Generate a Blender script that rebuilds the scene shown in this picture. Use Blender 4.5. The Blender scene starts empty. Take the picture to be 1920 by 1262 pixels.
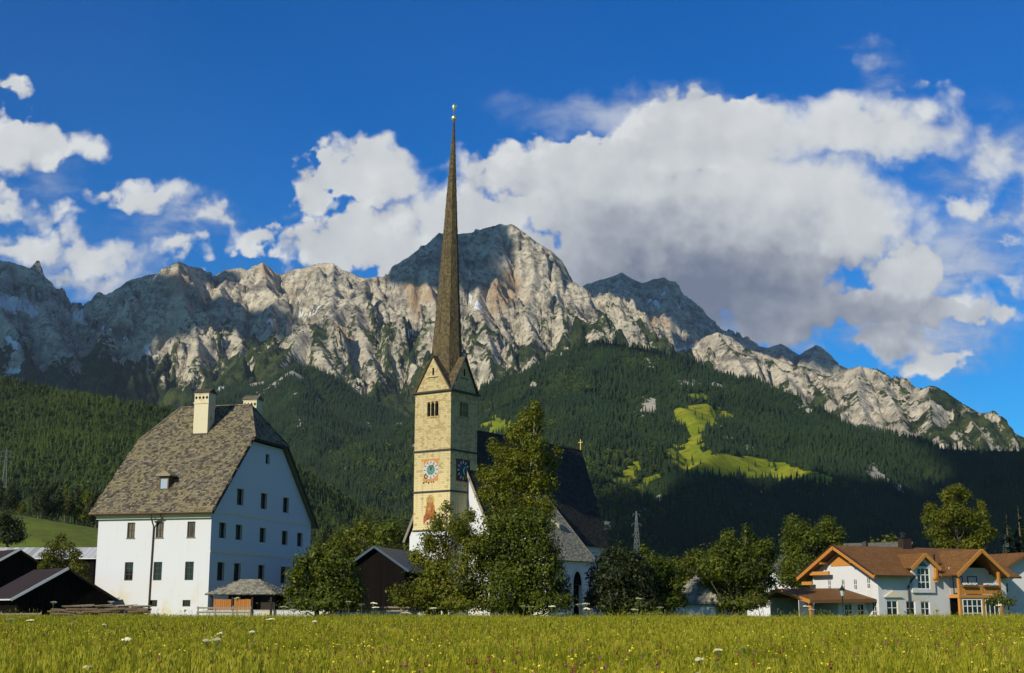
EXPO = 0.0; HAZE = 0.00002
import bpy, bmesh, math, random
import numpy as np
from mathutils import Vector, Matrix
random.seed(7); RNG = np.random.default_rng(7)
SC = bpy.context.scene
COL = SC.collection
R = math.radians

# ------------------------------------------------------------------ camera
F_PX = 2500.0; TH = math.atan(509/2500.0); EYE = 1.25
cam = bpy.data.cameras.new('camera'); CAM = bpy.data.objects.new('camera', cam); COL.objects.link(CAM)
CAM.location = (0, 0, EYE); CAM.rotation_euler = (R(90)+TH, 0, 0)
cam.sensor_width = 36; cam.lens = 36*F_PX/1920; cam.clip_start = .5; cam.clip_end = 60000
SC.camera = CAM

def ray(px, py):
    u = (px-960)/F_PX; v = (631-py)/F_PX
    return np.array([u, math.cos(TH)-v*math.sin(TH), math.sin(TH)+v*math.cos(TH)])
def at(px, py, D):
    "a sight line of the photo met at ground distance D (metres along Y)"
    d = ray(px, py); return np.array([0, 0, EYE])+d*(D/d[1])
def gx(px, D):
    "ground X of something seen near the horizon at photo column px, distance D"
    return (px-960)/F_PX*D/ math.cos(TH) * math.cos(math.atan(math.tan(TH)))**2 * (1+math.tan(TH)**2) * 1.0

# ------------------------------------------------------------------ tags
def tag(o, label=None, cat=None, group=None, kind=None):
    if label: o['label'] = label
    if cat: o['category'] = cat
    if group: o['group'] = group
    if kind: o['kind'] = kind
    return o
def empty(name, loc, rz=0, label=None, cat=None, group=None):
    o = bpy.data.objects.new(name, None); COL.objects.link(o)
    o.location = loc; o.rotation_euler = (0, 0, rz); o.empty_display_size = .3
    return tag(o, label, cat, group)
def copy_tree(o, parent=None):
    c = o.copy(); COL.objects.link(c)
    if parent is not None:
        c.parent = parent; c.matrix_parent_inverse = o.matrix_parent_inverse.copy()
    for ch in list(o.children): copy_tree(ch, c)
    return c

# ------------------------------------------------------------------ mesh builder
class MB:
    def __init__(s): s.v = []; s.f = []; s.c = []
    def add(s, vs, fs, col=None):
        n = len(s.v); s.v += [tuple(map(float, p)) for p in vs]; s.f += [tuple(i+n for i in f) for f in fs]
        s.c += [random.random() if col is None else col]*len(fs); return s
    def quad(s, *p): return s.add(p, [tuple(range(len(p)))])
    def box(s, a, b):
        x0, y0, z0 = a; x1, y1, z1 = b
        return s.add([(x0,y0,z0),(x1,y0,z0),(x1,y1,z0),(x0,y1,z0),(x0,y0,z1),(x1,y0,z1),(x1,y1,z1),(x0,y1,z1)],
                     [(0,3,2,1),(4,5,6,7),(0,1,5,4),(1,2,6,5),(2,3,7,6),(3,0,4,7)])
    def prism(s, poly, ext):
        "planar polygon (3D points) pushed along ext"
        n = len(poly); P = [np.array(p, float) for p in poly]; e = np.array(ext, float)
        nrm = np.zeros(3)
        for i in range(n): nrm += np.cross(P[i], P[(i+1) % n])
        if nrm @ e > 0: P = P[::-1]
        return s.add(P+[p+e for p in P], [tuple(range(n)), tuple(range(2*n-1, n-1, -1))] + [((i+1) % n, i, i+n, (i+1) % n+n) for i in range(n)])
    def bar(s, p, q, w, h, up=(0,0,1)):
        "rectangular bar from p to q, w wide and h high"
        p = np.array(p, float); q = np.array(q, float); d = (q-p)/np.linalg.norm(q-p)
        u = np.array(up, float); sd = np.cross(d, u)
        if np.linalg.norm(sd) < 1e-6: sd = np.cross(d, (1, 0, 0))
        sd /= np.linalg.norm(sd); u = np.cross(sd, d)
        c = [(-w/2,-h/2),(w/2,-h/2),(w/2,h/2),(-w/2,h/2)]
        vs = [p+sd*a+u*b for a, b in c]+[q+sd*a+u*b for a, b in c]
        return s.add(vs, [(0,1,2,3),(7,6,5,4),(0,4,5,1),(1,5,6,2),(2,6,7,3),(3,7,4,0)])
    def tube(s, pts, rad, n=8, cap=True):
        pts = [np.array(p, float) for p in pts]; m = len(pts); vs = []
        if np.isscalar(rad): rad = [rad]*m
        for i, p in enumerate(pts):
            d = pts[min(i+1, m-1)]-pts[max(i-1, 0)]; d = d/np.linalg.norm(d)
            a = np.cross(d, (0, 0, 1) if abs(d[2]) < .9 else (1, 0, 0)); a /= np.linalg.norm(a); b = np.cross(d, a)
            for k in range(n):
                t = 2*math.pi*k/n; vs.append(p+(a*math.cos(t)+b*math.sin(t))*rad[i])
        fs = [(i*n+k, i*n+(k+1) % n, (i+1)*n+(k+1) % n, (i+1)*n+k) for i in range(m-1) for k in range(n)]
        if cap: fs += [tuple(range(n-1, -1, -1)), tuple(range((m-1)*n, m*n))]
        return s.add(vs, fs, .5)
    def lathe(s, prof, c=(0,0,0), n=12):
        return s.tube([(c[0], c[1], c[2]+z) for r, z in prof], [max(r, 1e-3) for r, z in prof], n)
    def build(s, name, mat, parent=None, smooth=False, label=None, bevel=0):
        return mesh_obj(name, np.array(s.v, float).reshape(-1, 3), s.f, mat, parent, smooth, s.c, label, bevel)

def mesh_obj(name, V, F, mat, parent=None, smooth=False, col=None, label=None, bevel=0):
    me = bpy.data.meshes.new(name); me.from_pydata([tuple(p) for p in V], [], F); me.update()
    nf = len(me.polygons); nl = len(me.loops)
    if nf:
        vi = np.empty(nl, np.int32); me.loops.foreach_get('vertex_index', vi)
        ls = np.empty(nf, np.int32); lt = np.empty(nf, np.int32); nr = np.empty(nf*3, np.float32)
        me.polygons.foreach_get('loop_start', ls); me.polygons.foreach_get('loop_total', lt); me.polygons.foreach_get('normal', nr)
        N = np.repeat(nr.reshape(-1, 3), lt, axis=0)
        U = np.stack([-N[:, 1], N[:, 0], 0*N[:, 0]], 1); L = np.linalg.norm(U, axis=1)
        U[L < .05] = (1, 0, 0); U /= np.linalg.norm(U, axis=1)[:, None]; W = np.cross(N, U)
        P = V[vi]
        uv = np.stack([(P*U).sum(1), (P*W).sum(1)], 1).astype(np.float32)
        me.uv_layers.new(name='metres').data.foreach_set('uv', uv.ravel())
        if col is not None and len(col) == nf:
            at_ = me.attributes.new('tone', 'FLOAT', 'FACE'); at_.data.foreach_set('value', np.array(col, np.float32))
        if smooth: me.polygons.foreach_set('use_smooth', np.ones(nf, bool))
    if mat: me.materials.append(mat)
    o = bpy.data.objects.new(name, me); COL.objects.link(o)
    if parent: o.parent = parent
    if label: o['label'] = label
    if bevel:
        b = o.modifiers.new('bevel', 'BEVEL'); b.width = bevel; b.segments = 1; b.limit_method = 'ANGLE'
    return o

# ------------------------------------------------------------------ node helpers
class NT:
    def __init__(s, tree): s.t = tree; s.n = tree.nodes; s.l = tree.links
    def node(s, typ, **kw):
        n = s.n.new('ShaderNode'+typ)
        for k, v in kw.items(): setattr(n, k, v)
        return n
    def put(s, sock, v):
        if isinstance(v, bpy.types.NodeSocket): s.l.new(v, sock)
        elif v is not None: sock.default_value = v
    def m(s, op, a, b=None, c=None, clamp=False):
        n = s.node('Math', operation=op, use_clamp=clamp)
        for i, v in enumerate((a, b, c)): s.put(n.inputs[i], v)
        return n.outputs[0]
    def vm(s, op, a, b=None, c=None, scale=None):
        n = s.node('VectorMath', operation=op)
        for i, v in enumerate((a, b, c)):
            if v is not None: s.put(n.inputs[i], v)
        if scale is not None: s.put(n.inputs['Scale'], scale)
        return n.outputs['Value'] if op in ('LENGTH', 'DOT_PRODUCT', 'DISTANCE') else n.outputs[0]
    def ramp(s, x, lo, hi, a=0., b=1., smooth=True):
        n = s.node('MapRange', interpolation_type='SMOOTHSTEP' if smooth else 'LINEAR', clamp=True)
        for i, v in enumerate((x, lo, hi, a, b)): s.put(n.inputs[i], v)
        return n.outputs[0]
    def mix(s, fac, a, b, mode='MIX'):
        n = s.node('Mix', data_type='RGBA', blend_type=mode, clamp_factor=True)
        s.put(n.inputs[0], fac); s.put(n.inputs[6], c4(a)); s.put(n.inputs[7], c4(b)); return n.outputs[2]
    def noise(s, vec, scale, detail=4, rough=.55, dist=0, dim='3D', color=False):
        n = s.node('TexNoise', noise_dimensions=dim); s.put(n.inputs['Vector'], vec)
        n.inputs['Scale'].default_value = scale; n.inputs['Detail'].default_value = detail
        n.inputs['Roughness'].default_value = rough; n.inputs['Distortion'].default_value = dist
        return n.outputs['Color' if color else 'Fac']
    def attr(s, name): return s.node('Attribute', attribute_name=name).outputs['Fac']
    def sep(s, v):
        n = s.node('SeparateXYZ'); s.put(n.inputs[0], v); return n.outputs
    def comb(s, x, y, z):
        n = s.node('CombineXYZ')
        for i, v in enumerate((x, y, z)): s.put(n.inputs[i], v)
        return n.outputs[0]
def c4(c):
    if isinstance(c, (tuple, list)) and len(c) == 3: return (*c, 1)
    return c
MATS = {}
def material(name, fn):
    "fn(nt, bsdf) wires a principled material"
    if name in MATS: return MATS[name]
    m = bpy.data.materials.new(name); m.use_nodes = True; t = NT(m.node_tree)
    b = m.node_tree.nodes['Principled BSDF']; b.inputs['Roughness'].default_value = .8
    b.inputs['Specular IOR Level'].default_value = .25
    fn(t, b); MATS[name] = m; return m
def setc(t, b, c): t.put(b.inputs['Base Color'], c4(c))
def bump(t, b, h, strength=.5, dist=.05):
    n = t.node('Bump'); n.inputs['Strength'].default_value = strength; n.inputs['Distance'].default_value = dist
    t.put(n.inputs['Height'], h); t.l.new(n.outputs[0], b.inputs['Normal'])
def objco(t): return t.node('TexCoord').outputs['Object']
def uvco(t): return t.node('TexCoord').outputs['UV']
# ------------------------------------------------------------------ sun and sky
SUN_EL, SUN_AZ = 26.0, 37.5            # low sun, behind the camera and to its left
S2S = np.array([-math.sin(R(SUN_AZ))*math.cos(R(SUN_EL)), -math.cos(R(SUN_AZ))*math.cos(R(SUN_EL)), math.sin(R(SUN_EL))])
sl = bpy.data.lights.new('sun', 'SUN'); sl.energy = 5.0; sl.angle = R(.5); sl.color = (1, .91, .73)
so = bpy.data.objects.new('sun', sl); COL.objects.link(so); so.location = (-200, -300, 300)
so.rotation_euler = Vector(-S2S).to_track_quat('-Z', 'Y').to_euler()

W = bpy.data.worlds.new('World'); SC.world = W; W.use_nodes = True
t = NT(W.node_tree); bg = t.n['Background']
sky = t.node('TexSky', sky_type='NISHITA', sun_disc=False)
sky.sun_elevation = R(SUN_EL); sky.sun_rotation = R(180+SUN_AZ); sky.altitude = 800; sky.air_density = 1; sky.dust_density = .3; sky.ozone_density = 2.5
hsv = t.node('HueSaturation'); hsv.inputs['Saturation'].default_value = 1.45; hsv.inputs['Value'].default_value = 1.0
t.l.new(sky.outputs[0], hsv.inputs['Color'])
skyc = t.mix(1, hsv.outputs[0], (.20, .80, 1.12), 'MULTIPLY')
dirv = t.node('TexCoord').outputs['Generated']
dx, dy, dz = t.sep(dirv)[:3]
yy = t.m('MAXIMUM', dy, .02)
P = t.comb(t.m('DIVIDE', dx, yy), t.m('DIVIDE', dz, yy), 0.)
def gn(px, py): d = ray(px, py); return d[0]/d[1], d[2]/d[1]
# warp the field at three sizes so cloud outlines curl and fray
def warp(sc, det, amp, src):
    n = t.noise(src, sc, det, .55, color=True, dim='2D'); return t.vm('SCALE', t.vm('SUBTRACT', n, (.5, .5, .5)), scale=amp)
PW = t.vm('ADD', t.vm('ADD', P, warp(8, 3, .055, P)), t.vm('ADD', warp(26, 3, .042, P), warp(80, 3, .016, P)))
BLOBS = [ # photo column, row, half width, half height, weight
 (60,258,150,60,1),(10,300,90,60,1),(5,172,55,28,.8),(15,385,68,45,1),(265,378,110,40,1),(380,425,85,26,.6),(482,440,78,32,.85),
 (60,470,95,44,.9),(170,490,155,52,1),(325,478,66,34,.9),(120,525,130,34,.7),(110,410,60,20,.45),
 (690,335,165,86,1.3),(605,332,88,60,1.2),(1105,480,170,110,1),(1150,580,160,110,1),(820,480,120,60,1),(1600,565,230,80,.9),(1640,640,170,55,.75),(1700,480,120,70,.8),(640,445,100,76,1),(720,470,120,76,1),(880,395,190,95,1.1),(1010,300,130,60,.9),(1100,310,220,100,1.1),(1350,255,300,110,1.15),
 (1620,250,290,100,1.1),(1200,400,330,130,1.2),(1480,380,330,150,1.2),(1380,520,330,110,1),(1250,590,280,120,1),(1460,600,260,90,.7),
 (1790,385,72,46,.95),(1735,505,72,34,.95),(1800,590,140,40,.8),(1878,600,72,44,1),(1790,680,110,40,.75),(1860,310,90,80,.6),(1900,390,60,70,.6),
 (1650,130,60,34,.36),(1755,155,36,18,.4),(1870,445,70,20,.45),(1890,520,80,36,.55),(1430,535,80,22,.5)]
VEILS = [(1560,610,330,110),(1790,650,170,150),(1850,330,160,150),(1800,490,190,110),(330,430,190,50),(130,500,260,75),(60,340,150,90),(1640,130,130,60),(1250,200,330,60),(560,430,60,60)]
def gl(px, py, rx, ry, src=None):
    cx, cz = gn(px, py); ex, ez = 2500*1.04/rx, 2500*1.06/ry
    v = t.node('VectorMath', operation='MULTIPLY_ADD'); t.l.new(src or PW, v.inputs[0]); v.inputs[1].default_value = (ex, ez, 0); v.inputs[2].default_value = (-cx*ex, -cz*ez, 0); return t.vm('LENGTH', v.outputs[0])
def smax(a, b, k):
    n = t.node('Math', operation='SMOOTH_MAX'); t.l.new(a, n.inputs[0]); t.l.new(b, n.inputs[1]); n.inputs[2].default_value = k; return n.outputs[0]
base = None
for px, py, rx, ry, w in BLOBS:
    d = t.m('MULTIPLY_ADD', gl(px, py, rx, ry), -w, w); base = d if base is None else smax(base, d, .16)
vm_ = None
for q in VEILS:
    d = t.ramp(gl(*q), .2, 1.25, 1, 0); vm_ = d if vm_ is None else t.m('MAXIMUM', vm_, d)
def vor(pos, sc):
    n = t.node('TexVoronoi', feature='F1', voronoi_dimensions='2D'); t.put(n.inputs['Vector'], pos); n.inputs['Scale'].default_value = sc; n.inputs['Detail'].default_value = 2.; n.inputs['Roughness'].default_value = .55; return n.outputs['Distance']
def detail(pos):
    a = t.m('MULTIPLY', t.m('SUBTRACT', t.noise(pos, 12, 8, .58, dim='2D'), .5), 1.25)
    return t.m('ADD', a, t.m('MULTIPLY', t.m('SUBTRACT', .42, vor(pos, 24)), .62))
PS = t.vm('ADD', P, warp(40, 3, .010, P))
d0 = detail(PS); d1 = detail(t.vm('ADD', PS, (-.010, .013, 0)))
dens = t.m('ADD', t.m('ADD', base, .20), t.m('MULTIPLY', d0, t.m('MULTIPLY_ADD', t.ramp(base, .25, .7), -.6, 1.)))
for px, py, rx, ry, w in [(1755,318,50,22,.3),(1850,470,60,20,.35),(1640,650,80,30,.35),(1900,760,80,90,.8),(1500,130,300,36,.4),(470,380,50,22,.4),(420,500,40,22,.3)]:
    dens = t.m('SUBTRACT', dens, t.ramp(gl(px, py, rx, ry), .0, 1.8, w, 0))
hard = t.ramp(t.noise(P, 5, 3, .5, dim='2D'), .40, .62)         # some rims are crisp, others fray
core = t.ramp(dens, -.06, t.m('MULTIPLY_ADD', hard, .60, .26))
streak = t.noise(t.vm('ADD', t.vm('MULTIPLY', P, (1, 2.1, 1)), warp(6, 3, .10, P)), 7.5, 8, .60, dim='2D')
veil = t.m('MULTIPLY', t.m('MULTIPLY', vm_, t.ramp(streak, .37, .66)), .85)
relief = t.m('SUBTRACT', d0, d1)                     # > 0 where the cloud faces the sun
def gauss(px, py, rx, ry): return t.ramp(gl(px, py, rx, ry), .15, 1., 1, 0)
g0 = gauss(1280, 400, 620, 330); g1 = gauss(1290, 560, 560, 230); g2 = gauss(1600, 600, 330, 120); g3 = gauss(1180, 450, 230, 110); g4 = gauss(120, 545, 220, 45)
belly = t.m('MAXIMUM', t.m('MAXIMUM', g1, t.m('MULTIPLY', g2, .7)), t.m('MAXIMUM', t.m('MULTIPLY', g3, .5), t.m('MULTIPLY', g4, .5)))
lit = t.m('ADD', t.m('ADD', .84, t.m('MULTIPLY', relief, t.m('MULTIPLY_ADD', t.ramp(base, .1, .6), -.65, .85))), t.m('MULTIPLY', belly, -.84))
lit = t.m('ADD', lit, t.m('MULTIPLY', t.m('SUBTRACT', t.noise(P, 5, 4, .5, dim='2D'), .5), .28), clamp=True)
ccol = t.mix(lit, (1.75, 2.0, 2.75), (7.1, 7.3, 7.35))
vcol = t.mix(t.ramp(streak, .40, .75), (2.2, 3.0, 4.9), (5.6, 6.0, 6.7))
up = t.ramp(dy, .05, .3)
fin = t.mix(t.m('MULTIPLY', veil, up), skyc, vcol)
fin = t.mix(t.m('MULTIPLY', core, up), fin, ccol)
# unseen dome behind and beside the camera: broken cumulus added to brighten shaded sides
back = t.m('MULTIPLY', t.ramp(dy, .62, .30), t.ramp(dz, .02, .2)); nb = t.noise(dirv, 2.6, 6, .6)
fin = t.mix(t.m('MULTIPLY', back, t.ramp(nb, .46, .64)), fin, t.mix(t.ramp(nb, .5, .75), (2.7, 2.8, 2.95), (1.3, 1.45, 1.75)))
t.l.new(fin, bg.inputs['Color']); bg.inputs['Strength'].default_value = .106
W.cycles.sampling_method = 'MANUAL'; W.cycles.sample_map_resolution = 1024
# ------------------------------------------------------------------ terrain tools
def hsh(ix, iy, seed):
    h = (ix.astype(np.int64)*374761393 + iy.astype(np.int64)*668265263 + seed*1442695041) & 0xFFFFFFFF
    h = ((h ^ (h >> 13))*1274126177) & 0xFFFFFFFF
    return (h ^ (h >> 16)) & 0xFFFFFFFF
def perlin(x, y, seed=0):
    ix = np.floor(x); iy = np.floor(y); fx = x-ix; fy = y-iy
    u = fx*fx*fx*(fx*(fx*6-15)+10); v = fy*fy*fy*(fy*(fy*6-15)+10)
    def g(ox, oy):
        a = hsh(ix+ox, iy+oy, seed)*(2*np.pi/4294967296.); return np.cos(a)*(fx-ox)+np.sin(a)*(fy-oy)
    a = g(0, 0); b = g(1, 0); c = g(0, 1); d = g(1, 1)
    return (a+u*(b-a)+v*(c-a)+u*v*(a-b-c+d))*1.5
def fbm(x, y, f, n, seed=0, gain=.5):
    s = 0; a = 1
    for k in range(n): s = s+a*perlin(x*f, y*f, seed+k); f *= 2.03; a *= gain
    return s
def ridged(x, y, f, n, seed=0, gain=.5):
    s = 0; a = 1; p = 1
    for k in range(n):
        r = (1-np.abs(perlin(x*f, y*f, seed+k)))**2; s = s+a*r*p; p = np.clip(r, 0, 1); f *= 2.1; a *= gain
    return s
def erosion(x, y, f, dxx, dyy, seed):
    "gullies running along the direction field: value and the derivative across it"
    x = x*f; y = y*f; ix = np.floor(x); iy = np.floor(y); fx = x-ix; fy = y-iy
    va = 0; vx = 0; wt = 1e-6
    for i in (-1, 0, 1):
        for j in (-1, 0, 1):
            a = hsh(ix+i, iy+j, seed)/4294967296.; b = hsh(ix+i, iy+j, seed+77)/4294967296.
            px = fx-i-.15-.7*a; py = fy-j-.15-.7*b
            w = np.exp(-(px*px+py*py)*2.2); m = (px*dxx+py*dyy)*2*np.pi
            va = va+np.cos(m)*w; vx = vx-np.sin(m)*w; wt = wt+w
    return va/wt, vx/wt
def seg_field(X, Y, ridges):
    "height under a set of ridge lines: each falls away on both sides, steep near its crest"
    H = np.full(X.shape, -1e9); DMIN = np.full(X.shape, 1e9)
    for pts, s_far, s_near, w in ridges:
        for (a, b) in zip(pts[:-1], pts[1:]):
            ax, ay, az = a; bx, by, bz = b; vx, vy = bx-ax, by-ay; L2 = vx*vx+vy*vy+1e-6
            t_ = np.clip(((X-ax)*vx+(Y-ay)*vy)/L2, 0, 1)
            d = np.hypot(X-ax-t_*vx, Y-ay-t_*vy)
            h = az+t_*(bz-az) - s_far*d - (s_near-s_far)*w*(1-np.exp(-d/w))
            k = h > H; H = np.where(k, h, H); DMIN = np.where(k, d, DMIN)
    return H, DMIN
def pts3(lst): return [at(*p) for p in lst]
def grid(x0, x1, y0, y1, st):
    nx = int((x1-x0)/st)+1; ny = int((y1-y0)/st)+1
    X, Y = np.meshgrid(np.linspace(x0, x1, nx), np.linspace(y0, y1, ny)); return X, Y
def grid_obj(name, X, Y, Z, mat, attrs=None, keep=None):
    ny, nx = X.shape; me = bpy.data.meshes.new(name)
    i = np.arange(ny*nx).reshape(ny, nx); q = np.stack([i[:-1, :-1], i[:-1, 1:], i[1:, 1:], i[1:, :-1]], -1).reshape(-1, 4)
    V = np.stack([X, Y, Z], -1).reshape(-1, 3)
    if keep is not None:
        kq = keep.reshape(-1)[q].any(1); q = q[kq]; used = np.zeros(len(V), bool); used[q.ravel()] = 1
        remap = np.cumsum(used)-1; q = remap[q]; V = V[used]
    else: used = slice(None)
    me.vertices.add(len(V)); me.vertices.foreach_set('co', V.astype(np.float32).ravel())
    me.loops.add(q.size); me.loops.foreach_set('vertex_index', q.astype(np.int32).ravel())
    me.polygons.add(len(q)); me.polygons.foreach_set('loop_start', np.arange(0, q.size, 4, dtype=np.int32))
    me.update(calc_edges=True); me.polygons.foreach_set('use_smooth', np.ones(len(q), bool))
    for k, a in (attrs or {}).items():
        me.attributes.new(k, 'FLOAT', 'POINT').data.foreach_set('value', a.reshape(-1)[used].astype(np.float32))
    me.validate(); me.materials.append(mat)
    o = bpy.data.objects.new(name, me); COL.objects.link(o); o['kind'] = 'structure'; return o
def sample(X, Y, Z, px, py):
    "bilinear height lookup"
    fx = (px-X[0, 0])/(X[0, -1]-X[0, 0])*(X.shape[1]-1); fy = (py-Y[0, 0])/(Y[-1, 0]-Y[0, 0])*(X.shape[0]-1)
    ix = np.clip(fx.astype(int), 0, X.shape[1]-2); iy = np.clip(fy.astype(int), 0, X.shape[0]-2); a = np.clip(fx-ix, 0, 1); b = np.clip(fy-iy, 0, 1)
    return (Z[iy, ix]*(1-a)+Z[iy, ix+1]*a)*(1-b)+(Z[iy+1, ix]*(1-a)+Z[iy+1, ix+1]*a)*b
def inpoly(px, py, poly):
    r = np.zeros(px.shape, bool); n = len(poly)
    for i in range(n):
        x0, y0 = poly[i]; x1, y1 = poly[(i+1) % n]
        c = ((y0 > py) != (y1 > py)) & (px < (x1-x0)*(py-y0)/(y1-y0+1e-9)+x0); r ^= c
    return r
def photo_xy(X, Y, Z):
    d = Y*math.cos(TH)+(Z-EYE)*math.sin(TH); u = -Y*math.sin(TH)+(Z-EYE)*math.cos(TH)
    return 960+F_PX*X/d, 631-F_PX*u/d
def sstep(x, a, b):
    q = np.clip((x-a)/(b-a), 0, 1); return q*q*(3-2*q)

def rocky(X, Y, ridges, seed, f0=1/340., amp=62, octs=6, warp=60, hold=90, strata=0., dirmag=1.05, crest=None):
    WX = X+fbm(X, Y, 1/700., 4, seed+5)*warp; WY = Y+fbm(X, Y, 1/700., 4, seed+9)*warp
    _, D0 = seg_field(X, Y, ridges[:crest] if crest else ridges); k0 = .12+.88*sstep(D0, 20, 320)
    H, D = seg_field(X+(WX-X)*k0, Y+(WY-Y)*k0, ridges)
    st = X[0, 1]-X[0, 0]
    base = H+ (ridged(X, Y, 1/800., 4, seed+20)-.9)*70*sstep(D, 30, 400)
    Z = base.copy(); E = np.zeros_like(X); f = f0; a = amp; hold_ = .05+.95*sstep(D, 0, hold)
    for k in range(octs):
        gy, gx_ = np.gradient(Z, st); g = np.hypot(gx_, gy)+1e-6
        m = np.minimum(g*1.3, 1)*dirmag/g
        va, vx = erosion(X+fbm(X, Y, f*.7, 2, seed+60+k)*.25/f, Y, f, -gy*m, gx_*m, seed+k*11)
        e = va*a; Z = Z+e*hold_; E = E+e/amp; f *= 1.9; a *= .60
    if strata:
        s_ = (Z+.16*X+fbm(X, Y, 1/300., 3, seed+3)*26)/42.; fr = s_-np.floor(s_)
        Z = Z+strata*(sstep(fr, .25, .75)-fr)*42*hold_
    Z = Z+fbm(X, Y, 1/40., 3, seed+31)*5*hold_
    for _ in range(1):
        Pz = np.pad(Z, 2, mode='edge'); nn, mm = Z.shape; M_ = sum(Pz[2+a:2+a+nn, 2+b:2+b+mm] for a, b in ((-2, 0), (2, 0), (0, -2), (0, 2), (-1, -1), (1, 1), (-1, 1), (1, -1)))/8.; Z = np.minimum(Z, M_+8)
    return Z, D, E

# ------------------------------------------------------------------ ground materials
def rock_mat(t, b):
    geo = t.node('NewGeometry'); pos = geo.outputs['Position']; px, py, pz = t.sep(pos)[:3]
    veg = t.attr('veg'); snow = t.attr('snow'); hue = t.attr('hue'); fine = t.attr('gully')
    n1 = t.noise(pos, .012, 8, .62); n2 = t.noise(pos, .05, 6, .65); n3 = t.noise(pos, .0028, 4, .5)
    st = t.node('TexNoise'); t.put(st.inputs['Vector'], t.comb(t.m('MULTIPLY', px, .0016), t.m('MULTIPLY', py, .0016), t.m('MULTIPLY_ADD', px, .006, t.m('MULTIPLY', pz, .03)))); st.inputs['Scale'].default_value = 1; st.inputs['Detail'].default_value = 6
    c = t.mix(t.ramp(n1, .32, .70), (.165, .15, .125), (.74, .66, .51))
    c = t.mix(t.ramp(st.outputs['Fac'], .44, .6, 0, .62), c, (.74, .665, .51))
    c = t.mix(t.ramp(n2, .48, .62, 0, .75), c, (.13, .125, .12))
    c = t.mix(t.m('MULTIPLY', t.ramp(t.m('ADD', n3, hue), .55, .95), .75), c, t.mix(t.ramp(n2, .35, .65), (.36, .24, .15), (.60, .40, .22)))
    c = t.mix(t.ramp(fine, -.1, -.75, 0, .45), c, (.70, .625, .47))
    gn_ = t.m('ADD', veg, t.m('MULTIPLY', t.m('SUBTRACT', n2, .5), 1.3))
    gcol = t.mix(t.ramp(t.noise(pos, .02, 5, .6), .35, .65), (.020, .036, .012), (.075, .095, .026))
    c = t.mix(t.ramp(gn_, .42, .60), c, gcol)
    c = t.mix(t.ramp(t.m('ADD', snow, t.m('MULTIPLY', t.m('SUBTRACT', n2, .5), .7)), .45, .55), c, (.85, .87, .90))
    setc(t, b, c); b.inputs['Roughness'].default_value = .92; b.inputs['Specular IOR Level'].default_value = .1
    bump(t, b, t.m('ADD', t.noise(pos, .03, 9, .66), t.m('MULTIPLY', st.outputs['Fac'], .5)), 1.0, 34)
ROCK = material('alpine_rock', rock_mat)
def wood_floor(t, b):
    geo = t.node('NewGeometry'); pos = geo.outputs['Position']
    mea = t.attr('meadow'); bare = t.attr('bare')
    n = t.noise(pos, .012, 6, .6); n2 = t.noise(pos, .06, 6, .6)
    c = t.mix(t.ramp(n, .35, .65), (.014, .026, .008), (.032, .05, .013))
    mc = t.mix(t.ramp(n, .35, .68), (.15, .19, .010), (.32, .31, .022)); mc = t.mix(t.ramp(n2, .46, .66, 0, .75), mc, (.09, .13, .014))
    c = t.mix(t.ramp(t.m('ADD', mea, t.m('MULTIPLY', t.m('SUBTRACT', n2, .5), .35)), .45, .55), c, mc)
    c = t.mix(t.ramp(t.m('ADD', bare, t.m('MULTIPLY', t.m('SUBTRACT', n2, .5), 1.0)), .5, .62), c, (.36, .33, .28))
    setc(t, b, c); b.inputs['Roughness'].default_value = .95; b.inputs['Specular IOR Level'].default_value = .05
    bump(t, b, t.noise(pos, .05, 6, .6), .7, 4)
HILL = material('hill_ground', wood_floor)

# ------------------------------------------------------------------ main massif
def snow_spots(X, Y, Z, spots):
    px, py = photo_xy(X, Y, Z); s = np.zeros_like(X)
    px = px+fbm(X, Y, 1/55., 3, 91)*9; py = py+fbm(X, Y, 1/55., 3, 92)*6
    for x, y, rx, ry, ang in spots:
        ca, sa = math.cos(R(ang)), math.sin(R(ang)); u = (px-x)*ca+(py-y)*sa; v = -(px-x)*sa+(py-y)*ca
        s = np.maximum(s, 1.15-np.hypot(u/rx, v/ry)*.75)
    return np.clip(s, 0, 1)
def zone(X, Y, Z, spots, soft=.6):
    px, py = photo_xy(X, Y, Z); s = np.zeros_like(X)
    for x, y, rx, ry, ang in spots:
        ca, sa = math.cos(R(ang)), math.sin(R(ang)); u = (px-x)*ca+(py-y)*sa; v = -(px-x)*sa+(py-y)*ca
        s = np.maximum(s, 1-sstep(np.hypot(u/rx, v/ry), 1-soft, 1))
    return s

massif = []
def rl(lst, s_far=.62, s_near=1.5, w=160): massif.append((pts3(lst), s_far, s_near, w))
# crest line, west to east
rl([(-420,560,6300),(-250,500,6300),(-90,478,6300),(0,486,6300),(45,497,6250),(90,523,6200),(110,550,6200),(130,569,6200),(160,573,6300)], .62, 1.3, 200)
rl([(160,573,6300),(185,560,6150),(215,546,6050),(240,525,5950),(300,509,5850),(335,490,5750),(375,501,5900),(397,517,6050)], .66, 1.7, 220)
rl([(397,517,6050),(420,505,6000),(450,498,6000),(462,504,6000),(492,490,5950),(515,506,6000),(527,513,6050),(545,504,6000),(600,492,5900),(625,490,5850),(645,506,5850),(690,521,5850),(706,517,5900),(730,520,5950)], .62, 1.6, 170)
rl([(730,520,5950),(738,497,5900),(765,482,5800),(800,455,5750),(825,434,5750),(870,435,5800),(905,428,5750),(935,418,5700),(960,416,5650),(985,438,5650),(1010,455,5650),(1032,470,5650),(1050,481,5700)], .72, 2.1, 200)
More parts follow.
